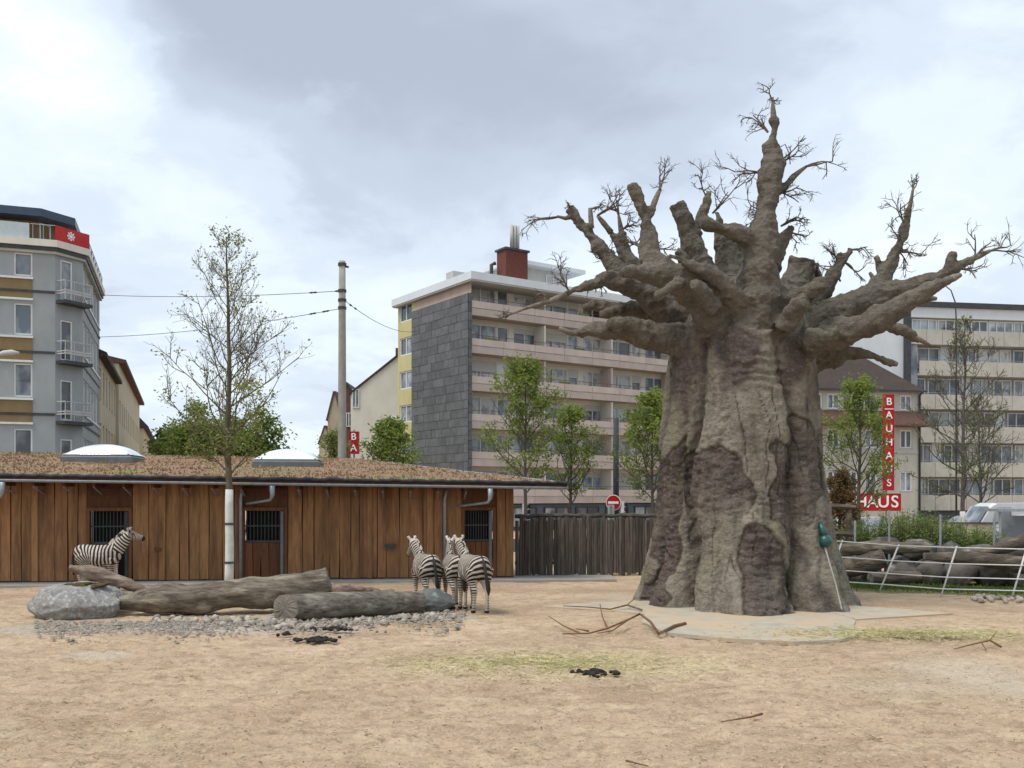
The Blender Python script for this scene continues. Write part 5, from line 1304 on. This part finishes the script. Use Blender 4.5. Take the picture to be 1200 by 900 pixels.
# roof-top things
span('stair_house', 5.6, 11.0, 3.2, 8.0, 18.203, 20.2, mt['lightgrey'], ab); span('stair_house_roof', 5.2, 12.2, 2.3, 8.6, 20.203, 20.5, mt['whitewall'], ab)
window(ab, 9.6, 3.16, 19.0, 1.4, .9, 2, dep=.03)
xa = along(C0, RM, 600)
cz = 18.203
chm = empty('chimney', (4.6, 1.6, cz)); chm.parent = ab
span('shaft', -.98, .98, -.6, .6, 0, 2.45, mt['chimney'], chm); span('cap', -1.1, 1.1, -.72, .72, 2.453, 2.6, mt['dark_metal'], chm)
an = empty('antenna', (4.8, 1.6, cz+2.6)); an.parent = ab
for dx_ in (-.25, .02, .28): MB().tube([(dx_, -.1*dx_, .2), (dx_, -.1*dx_, 1.9)], .13, 10).build('antenna_panel', mt['lightgrey'], an, True)
MB().tube([(0, .1, 0), (0, .1, 1.7)], .06, 8).build('mast', mt['galv'], an)
span('vent_box', .3, 1.3, 3.0, 4.0, 18.203, 19.0, mt['lightgrey'], ab); MB().tube([(3.0, 2.0, 18.2), (3.0, 2.0, 19.6), (3.3, 1.9, 19.75)], .14, 8).build('flue', mt['dark_metal'], ab, True)
# rest of the body behind
span('rear_body', .31, LEN, WY+.6, DEP, 0, 17.5, mt['yellow'], ab)

# ------------------------------------------------------------------ houses left of it, beyond the pole
def gable_house(px0, px1, D, rz, eave_py, ridge_py, dep, wall_m, roof_m, label, wins_=(), group=None, roof_right=False):
    W = (px1-px0)/F*D; X = ((px0+px1)/2-600)/F*D; ze = H+(HOR-eave_py)*D/F; zr = H+(HOR-ridge_py)*D/F
    h = empty('gable_house', (X, D, 0), rz, label, 'building', group)
    if roof_right:                                        # one long rising roof line
        prof = [(-W/2, 0), (W/2, 0), (W/2, zr), (-W/2, ze)]
    else: prof = [(-W/2, 0), (W/2, 0), (W/2, ze), (0, zr), (-W/2, ze)]
    mb = MB(); n = len(prof); mb.v = [(x, 0, z) for x, z in prof]+[(x, dep, z) for x, z in prof]; mb.f = [tuple(range(n)), tuple(range(n, 2*n))[::-1]]
    for i in range(n): mb.f.append((i, n+i, n+(i+1) % n, (i+1) % n))
    mb.build('wall', wall_m, h)
    tops = prof[2:]
    for (xa_, za), (xb, zb) in zip(tops[:-1], tops[1:]):
        d = Vector((xb-xa_, 0, zb-za)).normalized(); nn = Vector((-d.z, 0, d.x)); nn = nn if nn.z > 0 else -nn
        m2 = MB(); a = Vector((xa_, 0, za))+nn*.01-d*.12; b = Vector((xb, 0, zb))+nn*.01+d*.12
        for q in (a, b, b+nn*.16, a+nn*.16): m2.v.append((q.x, -.12, q.z))
        for q in (a, b, b+nn*.16, a+nn*.16): m2.v.append((q.x, dep+.2, q.z))
        m2.f = [(0, 1, 2, 3), (7, 6, 5, 4), (0, 4, 5, 1), (1, 5, 6, 2), (2, 6, 7, 3), (3, 7, 4, 0)]; m2.build('roof', roof_m, h)
    for px, py, w, hh in wins_:
        window(h, (px-600)/F*D-X, -.06, H+(HOR-py)*D/F, w, hh, 2, dep=.05)
    return h
h = gable_house(411, 470, 80, R(0), 462, 415, 10, mt['cream2'], mt['brownroof'], 'cream gable house with a bare side wall next to the slate end wall', [(417, 478, .6, 1.6)], roof_right=True)
span('chimney', 1.3, 1.75, 3, 3.5, 14.2, 15.6, mt['redroof'], h); span('chimney', 2.0, 2.6, 3, 3.5, 14.5, 15.6, mt['dark_metal'], h)
for i, z in enumerate((5.2, 7.6)):
    span('balcony', 1.3, 2.9, -.9, -.01, z-.9, z, mt['lightgrey'], h); MB().quad((1.1, -1.3, z+1.1), (3.0, -1.3, z+1.1), (3.0, -.01, z+1.75), (1.1, -.01, z+1.75)).build('awning', mt['lightgrey'], h)
gable_house(398, 413, 88, R(0), 462, 450, 12, mt['redroof'], mt['darkroof'], 'narrow red brick house half hidden by the concrete pole', [(409, 500, .5, 1.3)])
gable_house(384, 400, 100, R(0), 492, 460, 12, mt['beige'], mt['redroof'], 'house with steep red tiled gable left of the concrete pole', [(392, 520, .7, 1.4)])
gable_house(374, 388, 120, R(0), 520, 500, 12, mt['beige'], mt['darkroof'], 'far low house with dark gable left of the red tiled one', [])
# small red sign with letters on that street
def sign_box(name, px0, px1, py0, py1, D, letters, label, vertical, size, cat='sign', first_gap=0.):
    a = AT(px0, py1, D); b = AT(px1, py0, D); w = b.x-a.x; h_ = b.z-a.z
    s = empty(name, ((a.x+b.x)/2, D, a.z), 0, label, cat)
    span('panel', -w/2, w/2, 0, .25, 0, h_, mt['signred'], s)
    fr = MB().box(-w/2-.05, -w/2, -.03, .27, -.05, h_+.05).box(w/2, w/2+.05, -.03, .27, -.05, h_+.05).box(-w/2, w/2, -.03, .27, h_, h_+.05).box(-w/2, w/2, -.03, .27, -.05, 0)
    fr.build('frame', mt['signred'], s)
    n = len(letters)
    for i, ch_ in enumerate(letters):
        me = text_mesh(ch_, size, .02, size*.010); me.materials.append(mt['letter'])
        if vertical: p = (0, -.035, h_*(1-(i+.5)/n))
        else: p = (-w/2+w*(i+.5)/n, -.035, h_/2)
        obj('letter', me, None, s, p, (R(90), 0, 0))
    if first_gap: span('divider_line', -w/2, w/2, -.05, -.02, h_*(1-1/n)-.06, h_*(1-1/n), mt['letter'], s)
    return s
sign_box('street_sign', 409.5, 419.5, 506.5, 517.5, 60, 'B', 'small red square sign with white letter B beside the concrete pole', True, .62)
sign_box('street_sign', 409.5, 419.5, 519.5, 531, 60, 'A', 'small red square sign with white letter A, below the letter B', True, .62)
for z_, px in ((0, 414.5),):
    p = AT(px, 540, 60.3); tag(MB().tube([(0, 0, 0), (0, 0, 6.8)], .06, 8).build('sign_post', mt['galv'], None, loc=(p.x, 60.45, 0)), 'thin grey post carrying the small red letter signs', 'post')

# ------------------------------------------------------------------ old house with red lettering, right of the baobab
RH = math.atan2(.20, .98)
O = (AT(1078, 500, 77).x, 77.0)
W = 13.0
ux, uy = math.cos(RH), math.sin(RH)
oh = empty('old_house', (O[0]-W*ux, O[1]-W*uy, 0), RH, 'old light house with dark hipped roof behind the red lettering', 'building')
Dm = 76.0
def zz(py, D=Dm): return H+(HOR-py)*D/F
def hx(px): return along((O[0]-W*ux, O[1]-W*uy), RH, px)
wxs = [hx(q) for q in (941, 956.5, 977, 998, 1021, 1062)]
rws = [(zz(480), zz(462)), (zz(525), zz(503)), (zz(576), zz(552))]
mt['stone_wall'] = plaster('sandstone_plaster', (.50, .485, .43), (.43, .415, .365), (.39, .375, .335))
wall(oh, 0, W, 0, zz(457), [(x-.55, x+.55, a, b) for a, b in rws for x in wxs if x > .6], mt['stone_wall'])
for a, b in rws:
    for x in wxs:
        if x > .6: window(oh, x, .1, a, 1.1, b-a, 2, fw=.12, sill=True)
span('gable_wall', W-.3, W, .303, 11, 0, zz(457), mt['stone_wall'], oh)
e = zz(457); top = zz(404)
mb = MB(); mb.v = [(-1, -.35, e), (W+.3, -.35, e), (W+.3, 11, e), (-1, 11, e), (-1, 4.5, top), (W-2.9, 4.5, top)]
mb.f = [(0, 1, 5, 4), (1, 2, 5), (2, 3, 4, 5), (0, 4, 3), (3, 2, 1, 0)]; mb.build('roof', mt['brownroof'], oh)
span('eaves_gutter', -1, W+.35, -.5, -.36, e-.12, e+.02, mt['dark_metal'], oh)
za, zb = zz(498), zz(481)
mb = MB(); mb.v = [(-1, -.9, za), (W+.35, -.9, za), (W+.35, -.01, zb), (-1, -.01, zb), (-1, -.9, za-.12), (W+.35, -.9, za-.12), (W+.35, -.01, za-.12), (-1, -.01, za-.12)]
mb.f = [(0, 1, 2, 3), (4, 7, 6, 5), (0, 4, 5, 1), (1, 5, 6, 2), (3, 7, 4, 0)]; mb.build('tiled_canopy', mt['redroof'], oh)
MB().tube([(W-.1, -.55, e), (W-.1, -.12, e-.4), (W-.1, -.1, .2)], .09, 8).build('downpipe', mt['dark_metal'], oh, True)
span('string_course', 0, W, -.07, -.004, zz(531), zz(528), mt['lightgrey'], oh)
D_s = 71.5
sign_box('vertical_sign', 1036.5, 1047, 463, 574, D_s, 'BAUHAUS', 'tall narrow red sign with white capital letters stacked one above the other', True, .78, first_gap=1)
s = sign_box('wide_sign', 963, 1055, 579, 598, D_s, 'BAUHAUS', 'wide red sign with white capital letters below the stacked one', False, 1.28)
for px in (1000, 1041):
    p = AT(px, 590, D_s); tag(MB().tube([(0, 0, 0), (0, 0, AT(px, 470 if px > 1030 else 585, D_s).z)], .07, 8).build('sign_post', mt['galv'], None, loc=(p.x, D_s+.4, 0)), 'steel post behind the ' + ('stacked letter sign' if px > 1030 else 'wide red letter sign'), 'post')

# ------------------------------------------------------------------ pale office block at the right
RO = math.atan2(.16, .987)
OO = (AT(1068, 500, 82).x, 82.0)
ob = empty('office_block', (OO[0], OO[1], 0), RO, 'pale tiled block with continuous window bands and balconies, right of the old house', 'building')
def ox(px): return along(OO, RO, px)
Lb = 26.0; sc = 83.0
def oz(py): return H+(HOR-py)*sc/F
par = [(388, 405), (424, 441), (463, 480), (500, 519), (542, 559), (580, 598)]
span('core', 0, Lb, 1.3, 13, 0, oz(360), mt['lightgrey'], ob)
span('roof', -.4, Lb, -.3, 13.3, oz(362)+.003, oz(356), mt['dark_metal'], ob)
span('fascia', -.05, Lb, -.05, 1.28, oz(374), oz(362), mt['whitewall'], ob)
for i, (a, b) in enumerate(par):
    z1, z0 = oz(a), oz(b); zt = oz(374) if i == 0 else oz(par[i-1][1])
    x = .05; x0 = ox(1078) if i else 0
    x = x0
    while x < Lb-.5:
        span('parapet_panel', x, x+1.46, 0 if i else .02, .12, z0, z1, mt['tile'], ob); x += 1.5
    span('floor_slab', x0-.1, Lb, .13, 1.29, z0, z0+.18, mt['lightgrey'], ob)
    x = .25; hh = zt-z1-.12; hh = max(hh, 1.0)
    while x < Lb-2.5:
        w = random.choice((2.4, 2.4, 3.2, 1.8)) if i else 2.4; yy = .35 if i == 0 else 1.16
        window(ob, x+w/2, yy, z1-.03 if i == 0 else z1-.5, w, hh if i == 0 else hh+.5, 3 if w > 2 else 2, pm=random.choice(('pane_blue', 'pane', 'pane_blue', 'pane_curtain')), fw=.10)
        if i: 
            if random.random() < .4: span('panel', x+w+.05, x+w+.9, 1.1, 1.28, z1-.5, zt, mt['whitewall'], ob); x += .95
        x += w+(.08 if i == 0 else .25)
    if i == 0: span('band_wall', 0, Lb, .48, 1.29, z1-.3, zt, mt['lightgrey'], ob)
    if i: 
        mb = MB(); mb.tube([(x0, .06, z1+.14), (Lb, .06, z1+.14)], .02, 4); mb.build('rail', mt['galv'], ob)
span('corner_pier', -.5, -.05, -.05, 1.5, 0, oz(360), mt['dark_metal'], ob)
span('corner_glazing', .0, ox(1077), .25, .5, 0, oz(405), mt['pane_blue'], ob)
span('ground_glazing', 0, Lb, .9, 1.28, 0, oz(600), mt['shop'], ob)
span('side_wing', -14, -.51, .4, 13, 0, oz(364), mt['whitewall'], ob)
# ------------------------------------------------------------------ street furniture and wires
mt['pole_concrete'] = M('pole_concrete', (.34, .32, .285), (.25, .235, .21), scale=5, rough=.9, bump=.3, bscale=25, stretch=(1, 1, .4), c3=(.22, .16, .12), scale3=.8)
PD = 41.0; p = AT(401, 306, PD)
cp = empty('catenary_pole', (p.x, PD, 0), 0, 'tall tapered concrete pole carrying span wires, rising behind the stable', 'pole')
MB().tube([(0, 0, 0), (0, 0, 4), (0, 0, p.z-2.2), (0, 0, p.z)], [.23, .19, .155, .14], 14).build('shaft', mt['pole_concrete'], cp, True)
for py in (310, 341, 352, 361):
    z = AT(401, py, PD).z; MB().tube([(0, 0, z-.06), (0, 0, z+.06)], .185, 14).build('collar', mt['dark_metal'], cp)
MB().tube([(.1, 0, AT(401, 312, PD).z), (.28, 0, AT(401, 313, PD).z)], .05, 6).build('hook', mt['dark_metal'], cp)
def wire(a, b, sag, label, ins=None):
    a, b = Vector(a), Vector(b); mb = MB(); pts = []
    for i in range(25):
        t = i/24; q = a.lerp(b, t); q.z -= sag*4*t*(1-t); pts.append(q-a)
    mb.tube(pts, .014, 5); w = mb.build('span_wire', mt['dark_metal'], None, loc=a); tag(w, label, 'wire')
    if ins:
        for t in ins: q = pts[int(t*24)]; d = (pts[1]-pts[0]).normalized(); MB().tube([q-d*.25, q-d*.12, q, q+d*.12, q+d*.25], [.02, .045, .03, .045, .02], 7).build('insulator', mt['dark_metal'], w, True)
zc = AT(401, 341, PD).z
wire((p.x-.15, PD, zc), AT(105, 345, 51.5), .18, 'upper thin wire from the concrete pole to the grey corner block', (.04, .1))
wire((p.x-.15, PD, AT(401, 362, PD).z), AT(112, 395, 54), .25, 'lower thin wire from the concrete pole to the grey corner block', (.05, .1))
wire((p.x+.15, PD, AT(401, 353, PD).z), AT(489, 388, 71.5), .5, 'short wire from the concrete pole to the balcony block', (.06, .12))
LD = 52.0; p = AT(722, 488, LD)
lp = empty('lamp_post', (p.x, LD, 0), 0, 'thick dark grey street pole standing before the balcony block', 'pole')
MB().tube([(0, 0, 0), (0, 0, p.z-.1), (0, 0, p.z)], [.17, .15, .1], 12).build('shaft', M('painted_pole', (.075, .085, .09), (.06, .065, .07), rough=.6), lp, True)
MB().tube([(0, 0, 0), (0, 0, .5)], .22, 12).build('base', mt['dark_metal'], lp)
sg = AT(719, 589, 50); ns = empty('no_entry_sign', (sg.x, 50, 0), R(-25), 'round red no entry sign with white bar above the palisade fence', 'sign')
MB().tube([(0, .05, 0), (0, .05, sg.z+.3)], .03, 8).build('post', mt['galv'], ns)
MB().tube([(0, 0, sg.z), (0, -.02, sg.z)], .42, 24).build('disc', mt['letter'], ns); MB().tube([(0, -.021, sg.z), (0, -.03, sg.z)], .385, 24).build('red_face', mt['signred'], ns)
MB().box(-.29, .29, -.045, -.031, sg.z-.065, sg.z+.065).build('white_bar', mt['letter'], ns)
def signal(px, py, D, label, rz, cm_):
    q = AT(px, py, D); s = empty('traffic_light', (q.x, D, 0), rz, label, 'traffic light')
    MB().tube([(0, .1, 0), (0, .1, q.z+.4)], .05, 8).build('post', mt['galv'], s)
    MB().box(-.16, .16, -.14, .04, q.z-.42, q.z+.42).build('housing', mt[cm_], s)
    for k in range(3): MB().tube([(0, -.14, q.z+.27-.27*k), (0, -.26, q.z+.29-.27*k)], [.1, .11], 10, cap=False).build('visor', mt['dark_metal'], s)
signal(716, 601, 49, 'cream traffic light housing just above the palisade fence', R(170), 'cream2'); signal(729, 597, 50, 'white traffic light housing turned aside beside the no entry sign', R(70), 'white')
signal(615, 600, 47, 'traffic light close to the stable corner above the fence', R(60), 'white')
# street lamp head reaching in from the left
q = AT(14, 414, 40); sl_ = empty('street_lamp', (q.x-2.3, 40, 0), 0, 'grey street lamp on a long arm before the grey corner block', 'lamp')
MB().tube([(0, 0, 0), (0, 0, q.z-.6), (.25, 0, q.z-.2), (.9, 0, q.z-.12), (1.8, 0, q.z-.02)], [.09, .07, .06, .045, .04], 10).build('pole', mt['galv'], sl_, True)
MB().tube([(1.7, 0, q.z-.05), (1.95, 0, q.z+.0), (2.3, 0, q.z+.03), (2.6, 0, q.z+.02)], [.06, .12, .13, .05], 10).build('lamp_head', mt['lightgrey'], sl_, True)
q = AT(1118, 334, 62); gl = empty('street_lamp', (q.x+.15, 62, 0), 0, 'thin gooseneck street lamp before the office block', 'lamp')
MB().tube([(0, 0, 0), (0, 0, q.z-2.6), (-.05, 0, q.z-1.2), (-.35, 0, q.z-.35), (-.8, 0, q.z)], [.07, .05, .045, .04, .035], 8).build('pole', mt['dark_metal'], gl, True)
MB().tube([(-.75, 0, q.z+.02), (-1.0, 0, q.z+.02), (-1.4, 0, q.z-.04)], [.05, .10, .05], 8).build('lamp_head', mt['galv'], gl, True)

# ------------------------------------------------------------------ rail fence and rockery at the right
mt['rail'] = M('white_rail', (.72, .73, .72), (.62, .63, .62), scale=6, rough=.5)
rows_f = [  # foot of each post, top of each post (photo px)
    ((966, 688), (987, 634)), ((1030, 692), (1053, 639)), ((1102, 698), (1121, 641)), ((1185, 700), (1203, 643)), ((1275, 702), (1292, 646))]
feet = []
for f, t in rows_f:
    g = G(*f); feet.append((g, AT(t[0], t[1], g.y-.1)))
rfn = empty('rail_fence', (feet[0][0].x, feet[0][0].y, 0), 0, 'thin white four-rail fence with leaning posts before the rockery', 'fence'); o0 = Vector(rfn.location)
for a, b in feet: MB().tube([a-o0-Vector((0, 0, .06)), b-o0+(b-a)*.02], .023, 8).build('post', mt['rail'], rfn, True)
hs = ((.99, 0), (.66, 0), (.38, 0), (.14, 0))
for k, (t, _) in enumerate(hs):
    pts = [a.lerp(b, t)-o0+Vector((0, -.03, 0)) for a, b in feet]
    first = pts[0]+(pts[0]-pts[1])*.45; pts = [first]+pts
    MB().tube(pts, .016, 6).build('rail', mt['rail'], rfn, True)
random.seed(99)
rk = 'boulders stacked behind the rail fence'
def rboulder(px, py, w, h, seed, D=None, mat='darkstone', z=-.1):
    c = G(px, py) if D is None else Vector(((px-600)/F*D, D, 0))
    o = obj('rockery_boulder', rock_mesh('rockery_boulder', (w, w*.8, h), seed, 3, .28, .25, 1.2), mt[mat], None, (c.x, c.y+w*.3, z), (0, 0, uni(0, 6)))
    return o
lab = ['dark grey angular boulder in the rockery behind the white rails', ]
k = 0
for px, w, h, z, D in ((992, .9, .75, -.1, 28.4), (1022, 1.1, .9, -.1, 28.1), (1060, 1.3, 1.0, -.1, 28), (1094, 1.2, .95, -.1, 27.8), (1130, 1.3, .9, -.1, 27.6), (1165, 1.25, 1.0, -.1, 27.4), (1200, 1.3, .95, -.1, 27.2),
                        (1005, 1.0, .7, .45, 29.2), (1043, 1.1, .7, .6, 29), (1080, 1.2, .75, .55, 28.8), (1118, 1.2, .7, .5, 28.6), (1152, 1.2, .7, .5, 28.4), (1190, 1.3, .8, .5, 28.2), (1230, 1.3, 1.0, -.1, 27.2), (978, 1.0, .8, -.1, 29.2)):
    k += 1; o = rboulder(px, 690, w, h, 100+k, D, z=z)
    tag(o, 'dark grey boulder in the rockery behind the white rails' if z < 0 else 'upper dark boulder resting on the rockery behind the white rails', 'boulder', rk if z < 0 else 'upper boulders of the rockery')
log('rockery_log', [(AT(980, 650, 27.6).x, 27.8, .35), (AT(1010, 650, 27.6).x, 27.5, .55), (AT(1035, 650, 27.4).x, 27.3, .78)], [.28, .30, .26], mt['log_dark'], 'mossy thick log leaning at the near end of the rockery', seed=11)
log('rockery_log', [(AT(985, 643, 28).x, 28.3, .92), (AT(1030, 640, 28).x, 28.2, 1.02), (AT(1090, 642, 28).x, 28.1, 1.0)], [.18, .2, .15], mt['log'], 'long weathered log lying along the top of the rockery', seed=12)
log('rockery_log', [(AT(1085, 652, 27).x, 27.1, .82), (AT(1140, 650, 27).x, 26.9, .78), (AT(1215, 664, 26.6).x, 26.5, .55)], [.12, .2, .24], mt['log_dark'], 'dark rotten log lying across the rockery boulders', seed=13)
log('rockery_log', [(AT(1150, 640, 27).x, 27.2, .9), (AT(1180, 635, 27).x, 27.0, 1.1), (AT(1220, 622, 27).x, 26.8, 1.5)], [.10, .17, .22], mt['log_dark'], 'dark branch rising out of the rockery at its far end', seed=14)
log('rockery_log', [(AT(1015, 682, 27).x, 26.7, .22), (AT(1050, 678, 27).x, 26.8, .26), (AT(1075, 676, 27).x, 26.9, .26)], [.18, .2, .16], mt['log_dark'], 'short dark log at the foot of the rockery', seed=15)
# grass edge under the rails and feathery shrubs above the rockery
mt['blade'] = M('grass_blade', (.10, .15, .03), (.07, .11, .022), scale=1, rough=.7, trans=.3); mt['feather'] = M('feathery_shrub', (.20, .26, .075), (.13, .185, .05), scale=.8, rough=.7, trans=.4)
def blades(name, n, fn, hl, mat, label, cat='grass', kind='stuff', w=.012, bend=.35):
    mb = MB()
    for i in range(n):
        b = fn(); a = uni(0, 6.28); h = uni(*hl); d = Vector((math.cos(a), math.sin(a), 0)); s_ = Vector((-d.y, d.x, 0))*w
        m = b+d*h*bend*.35+Vector((0, 0, h*.6)); t = b+d*h*bend+Vector((0, 0, h))
        mb.quad(b-s_, b+s_, m+s_*.7, m-s_*.7); k = len(mb.v); mb.v.append(tuple(t)); mb.f.append((k-1, k-2, k))
    return tag(mb.build(name, mat), label, cat, kind=kind)
def edge():
    x = uni(9.2, 17); return Vector((x, 25.3-.45*(x-11)+random.gauss(0, .5)+.8, 0))
blades('grass_edge', 5000, edge, (.05, .16), mt['blade'], 'strip of short green grass along the rail fence')
for i, (px, D, w, h, lab) in enumerate(((1020, 30.5, 1.7, 1.65, 'feathery green shrub on the rockery beneath the wide red sign'), (1062, 30.3, 2.0, 1.75, 'tallest feathery green shrub in the middle of the rockery planting'),
                                        (1105, 30.0, 1.8, 1.5, 'feathery green shrub before the limewashed tree foot'), (1150, 29.8, 1.6, 1.25, 'low feathery shrub before the beige screen'), (1085, 31.5, 2.2, 1.7, 'feathery shrub behind the middle of the rockery planting'))):
    root = empty('feathery_shrub', ((px-600)/F*D, D, 0), 0, lab, 'shrub', 'feathery shrubs on the rockery'); mb = MB(); st_ = MB()
    for j in range(105):
        a = uni(0, 6.28); r = abs(random.gauss(0, .35))*w; b = Vector((math.cos(a)*r*.8, math.sin(a)*r*.5, .3)); L_ = h*uni(.7, 1.15)-.3*r
        v = Vector((math.cos(a)*.25+uni(-.2, .2), math.sin(a)*.2+uni(-.2, .2), 1)).normalized()
        st_.tube([b, b+v*L_*.5, b+v*L_], [.012, .009, .005], 3, cap=False)
        for q in range(26):
            t = uni(.2, 1); c_ = b+v*L_*t
            leaf_quads(mb, c_, 2, .07, .085)
    st_.build('stems', mt['bark_young'], root); tag(mb.build('foliage', mt['feather'], root), kind='stuff')
# thin stakes among the shrubs
for px, t, b in ((1002, 610, 640), (1042, 598, 635), (1102, 603, 640), (1165, 608, 640)):
    D = 28.9; z = AT(px, t, D).z; tag(MB().tube([(0, 0, 0), (0, 0, z)], .035, 8).build('fence_stake', mt['galv'], None, loc=((px-600)/F*D, D, 0)), 'thin grey metal stake standing among the feathery shrubs', 'stake', 'stakes among the shrubs')
# timber frame beside the baobab
D = 29.5; tf = empty('timber_frame', ((981-600)/F*D, D, 0), 0, 'rough brown timber frame half hidden behind the baobab foot', 'frame')
for x in (-.55, .35): MB().tube([(x, 0, 0), (x+.02, 0, 2.35)], [.11, .09], 8, wob=.1).build('upright', mt['log_dark'], tf)
for z in (2.2, 1.35): MB().tube([(-.9, -.05, z), (.0, -.06, z+.04), (.55, -.05, z)], [.09, .09, .08], 8, wob=.1).build('crossbeam', mt['log_dark'], tf)
# beige screen wall, van and parked cars beyond
D = 36.; a = AT(1102, 612, D); b = AT(1168, 640, D); sw = empty('screen_wall', ((a.x+b.x)/2, D, 0), 0, 'beige panel screen wall behind the shrubs', 'wall'); w = b.x-a.x
for i in range(5): span('panel', -w/2+w*i/5, -w/2+w*(i+1)/5-.02, 0, .06, .02, a.z-.06, mt['cream'], sw)
span('cap', -w/2-.04, w/2+.04, -.03, .09, a.z-.057, a.z, mt['log_dark'], sw)
car_paint = [M('white_paint', (.62, .63, .64), (.58, .59, .6), rough=.25, coat=.6), M('silver_paint', (.33, .35, .37), (.3, .32, .34), rough=.3, metal=.5, coat=.5), M('dark_blue_paint', (.03, .045, .08), (.025, .04, .07), rough=.25, coat=.6)]
tyre = M('tyre_rubber', (.02, .02, .021), (.015, .015, .015), rough=.9); lampm = M('lamp_lens', (.5, .5, .5), (.4, .4, .4), rough=.1, spec=.6)
def car(px, D, rz, paint, label, van=False):
    c = empty('parked_car' if not van else 'parked_van', ((px-600)/F*D, D, .012), rz, label, 'van' if van else 'car', None)
    if van: prof = [(-2.5, .35), (2.45, .35), (2.5, .9), (2.2, 1.2), (1.6, 2.05), (1.3, 2.2), (-2.4, 2.25), (-2.5, 2.0)]; hw = .95
    else: prof = [(-2.1, .35), (2.1, .35), (2.15, .7), (1.9, .88), (1.05, .98), (.45, 1.42), (-1.1, 1.47), (-1.85, 1.02), (-2.12, .95)]; hw = .86
    mb = MB(); n = len(prof)
    for y, k in ((-hw, 0), (-hw*.55, 1), (hw*.55, 1), (hw, 0)):
        for x, z in prof: s_ = (.97 if not k else 1); mb.v.append((x*s_, y*(1 if z < 1.0 or k else .86), z if k else z-.03))
    for r in range(3):
        for i in range(n): j = (i+1) % n; mb.f.append((r*n+i, r*n+n+i, r*n+n+j, r*n+j))
    mb.f += [tuple(range(n)), tuple(range(3*n, 4*n))[::-1]]
    mb.build('body', paint, c)
    zt, zb_ = (2.05, 1.25) if van else (1.40, 1.0)
    for sg in (-1, 1):
        y = hw*.90*sg
        for x0, x1 in (((1.5, .6),) if van else ((.75, -.25), (-.3, -1.35))):
            m2 = MB(); xs_ = (x0*.62 if not van else x0*.9)
            m2.quad((x0, y*1.06, zb_+.02), (x1, y*1.06, zb_+.02), (x1*(.86 if x1 < -1 else 1), y*.985, zt-.07), (xs_, y*.985, zt-.07)); m2.build('side_window', mt['pane'], c)
        MB().box(2.0*(1.19 if van else 1), 2.13*(1.18 if van else 1), sg*hw*.55-.14, sg*hw*.55+.14, .62, .78).build('headlight', lampm, c)
        for x in (-1.3*(1.15 if van else 1), 1.32*(1.15 if van else 1)):
            w_ = MB().tube([(x, sg*(hw-.16), .32), (x, sg*(hw+.02), .32)], .32, 18).build('wheel', tyre, c)
            MB().tube([(x, sg*(hw+.021), .32), (x, sg*(hw+.03), .32)], .19, 14).build('rim', mt['galv'], w_)
    m2 = MB()
    if van: m2.quad((2.22, -.8, 1.25), (2.22, .8, 1.25), (1.66, .75, 2.03), (1.66, -.75, 2.03))
    else: m2.quad((1.04, -.72, 1.02), (1.04, .72, 1.02), (.5, .66, 1.405), (.5, -.66, 1.405)); 
    m2.build('windscreen', mt['pane'], c); return c
car(1186, 46, R(185), car_paint[0], 'white van parked beyond the beige screen wall', van=True); car(1150, 50, R(4), car_paint[1], 'silver car parked beyond the beige screen wall')
car(1215, 42, R(182), car_paint[2], 'dark blue car parked beside the white van'); car(1000, 49, R(183), car_paint[0], 'white car parked below the wide red sign')
D = 34.; a = AT(1172, 604, D); sh = empty('glass_shelter', (a.x+1.2, D, 0), 0, 'glass bus shelter with steel frame at the right end of the street', 'shelter')
for x in (-1.2, 0, 1.2): MB().box(x-.03, x+.03, -.03, .03, 0, 2.0).build('upright', mt['galv'], sh)
for x in (-.6, .6): MB().box(x-.57, x+.57, -.008, .008, .25, 1.85).build('glass_panel', mt['pane_blue'], sh)
MB().box(-1.35, 1.35, -.2, 1.2, 2.0, 2.1).build('roof', mt['galv'], sh)
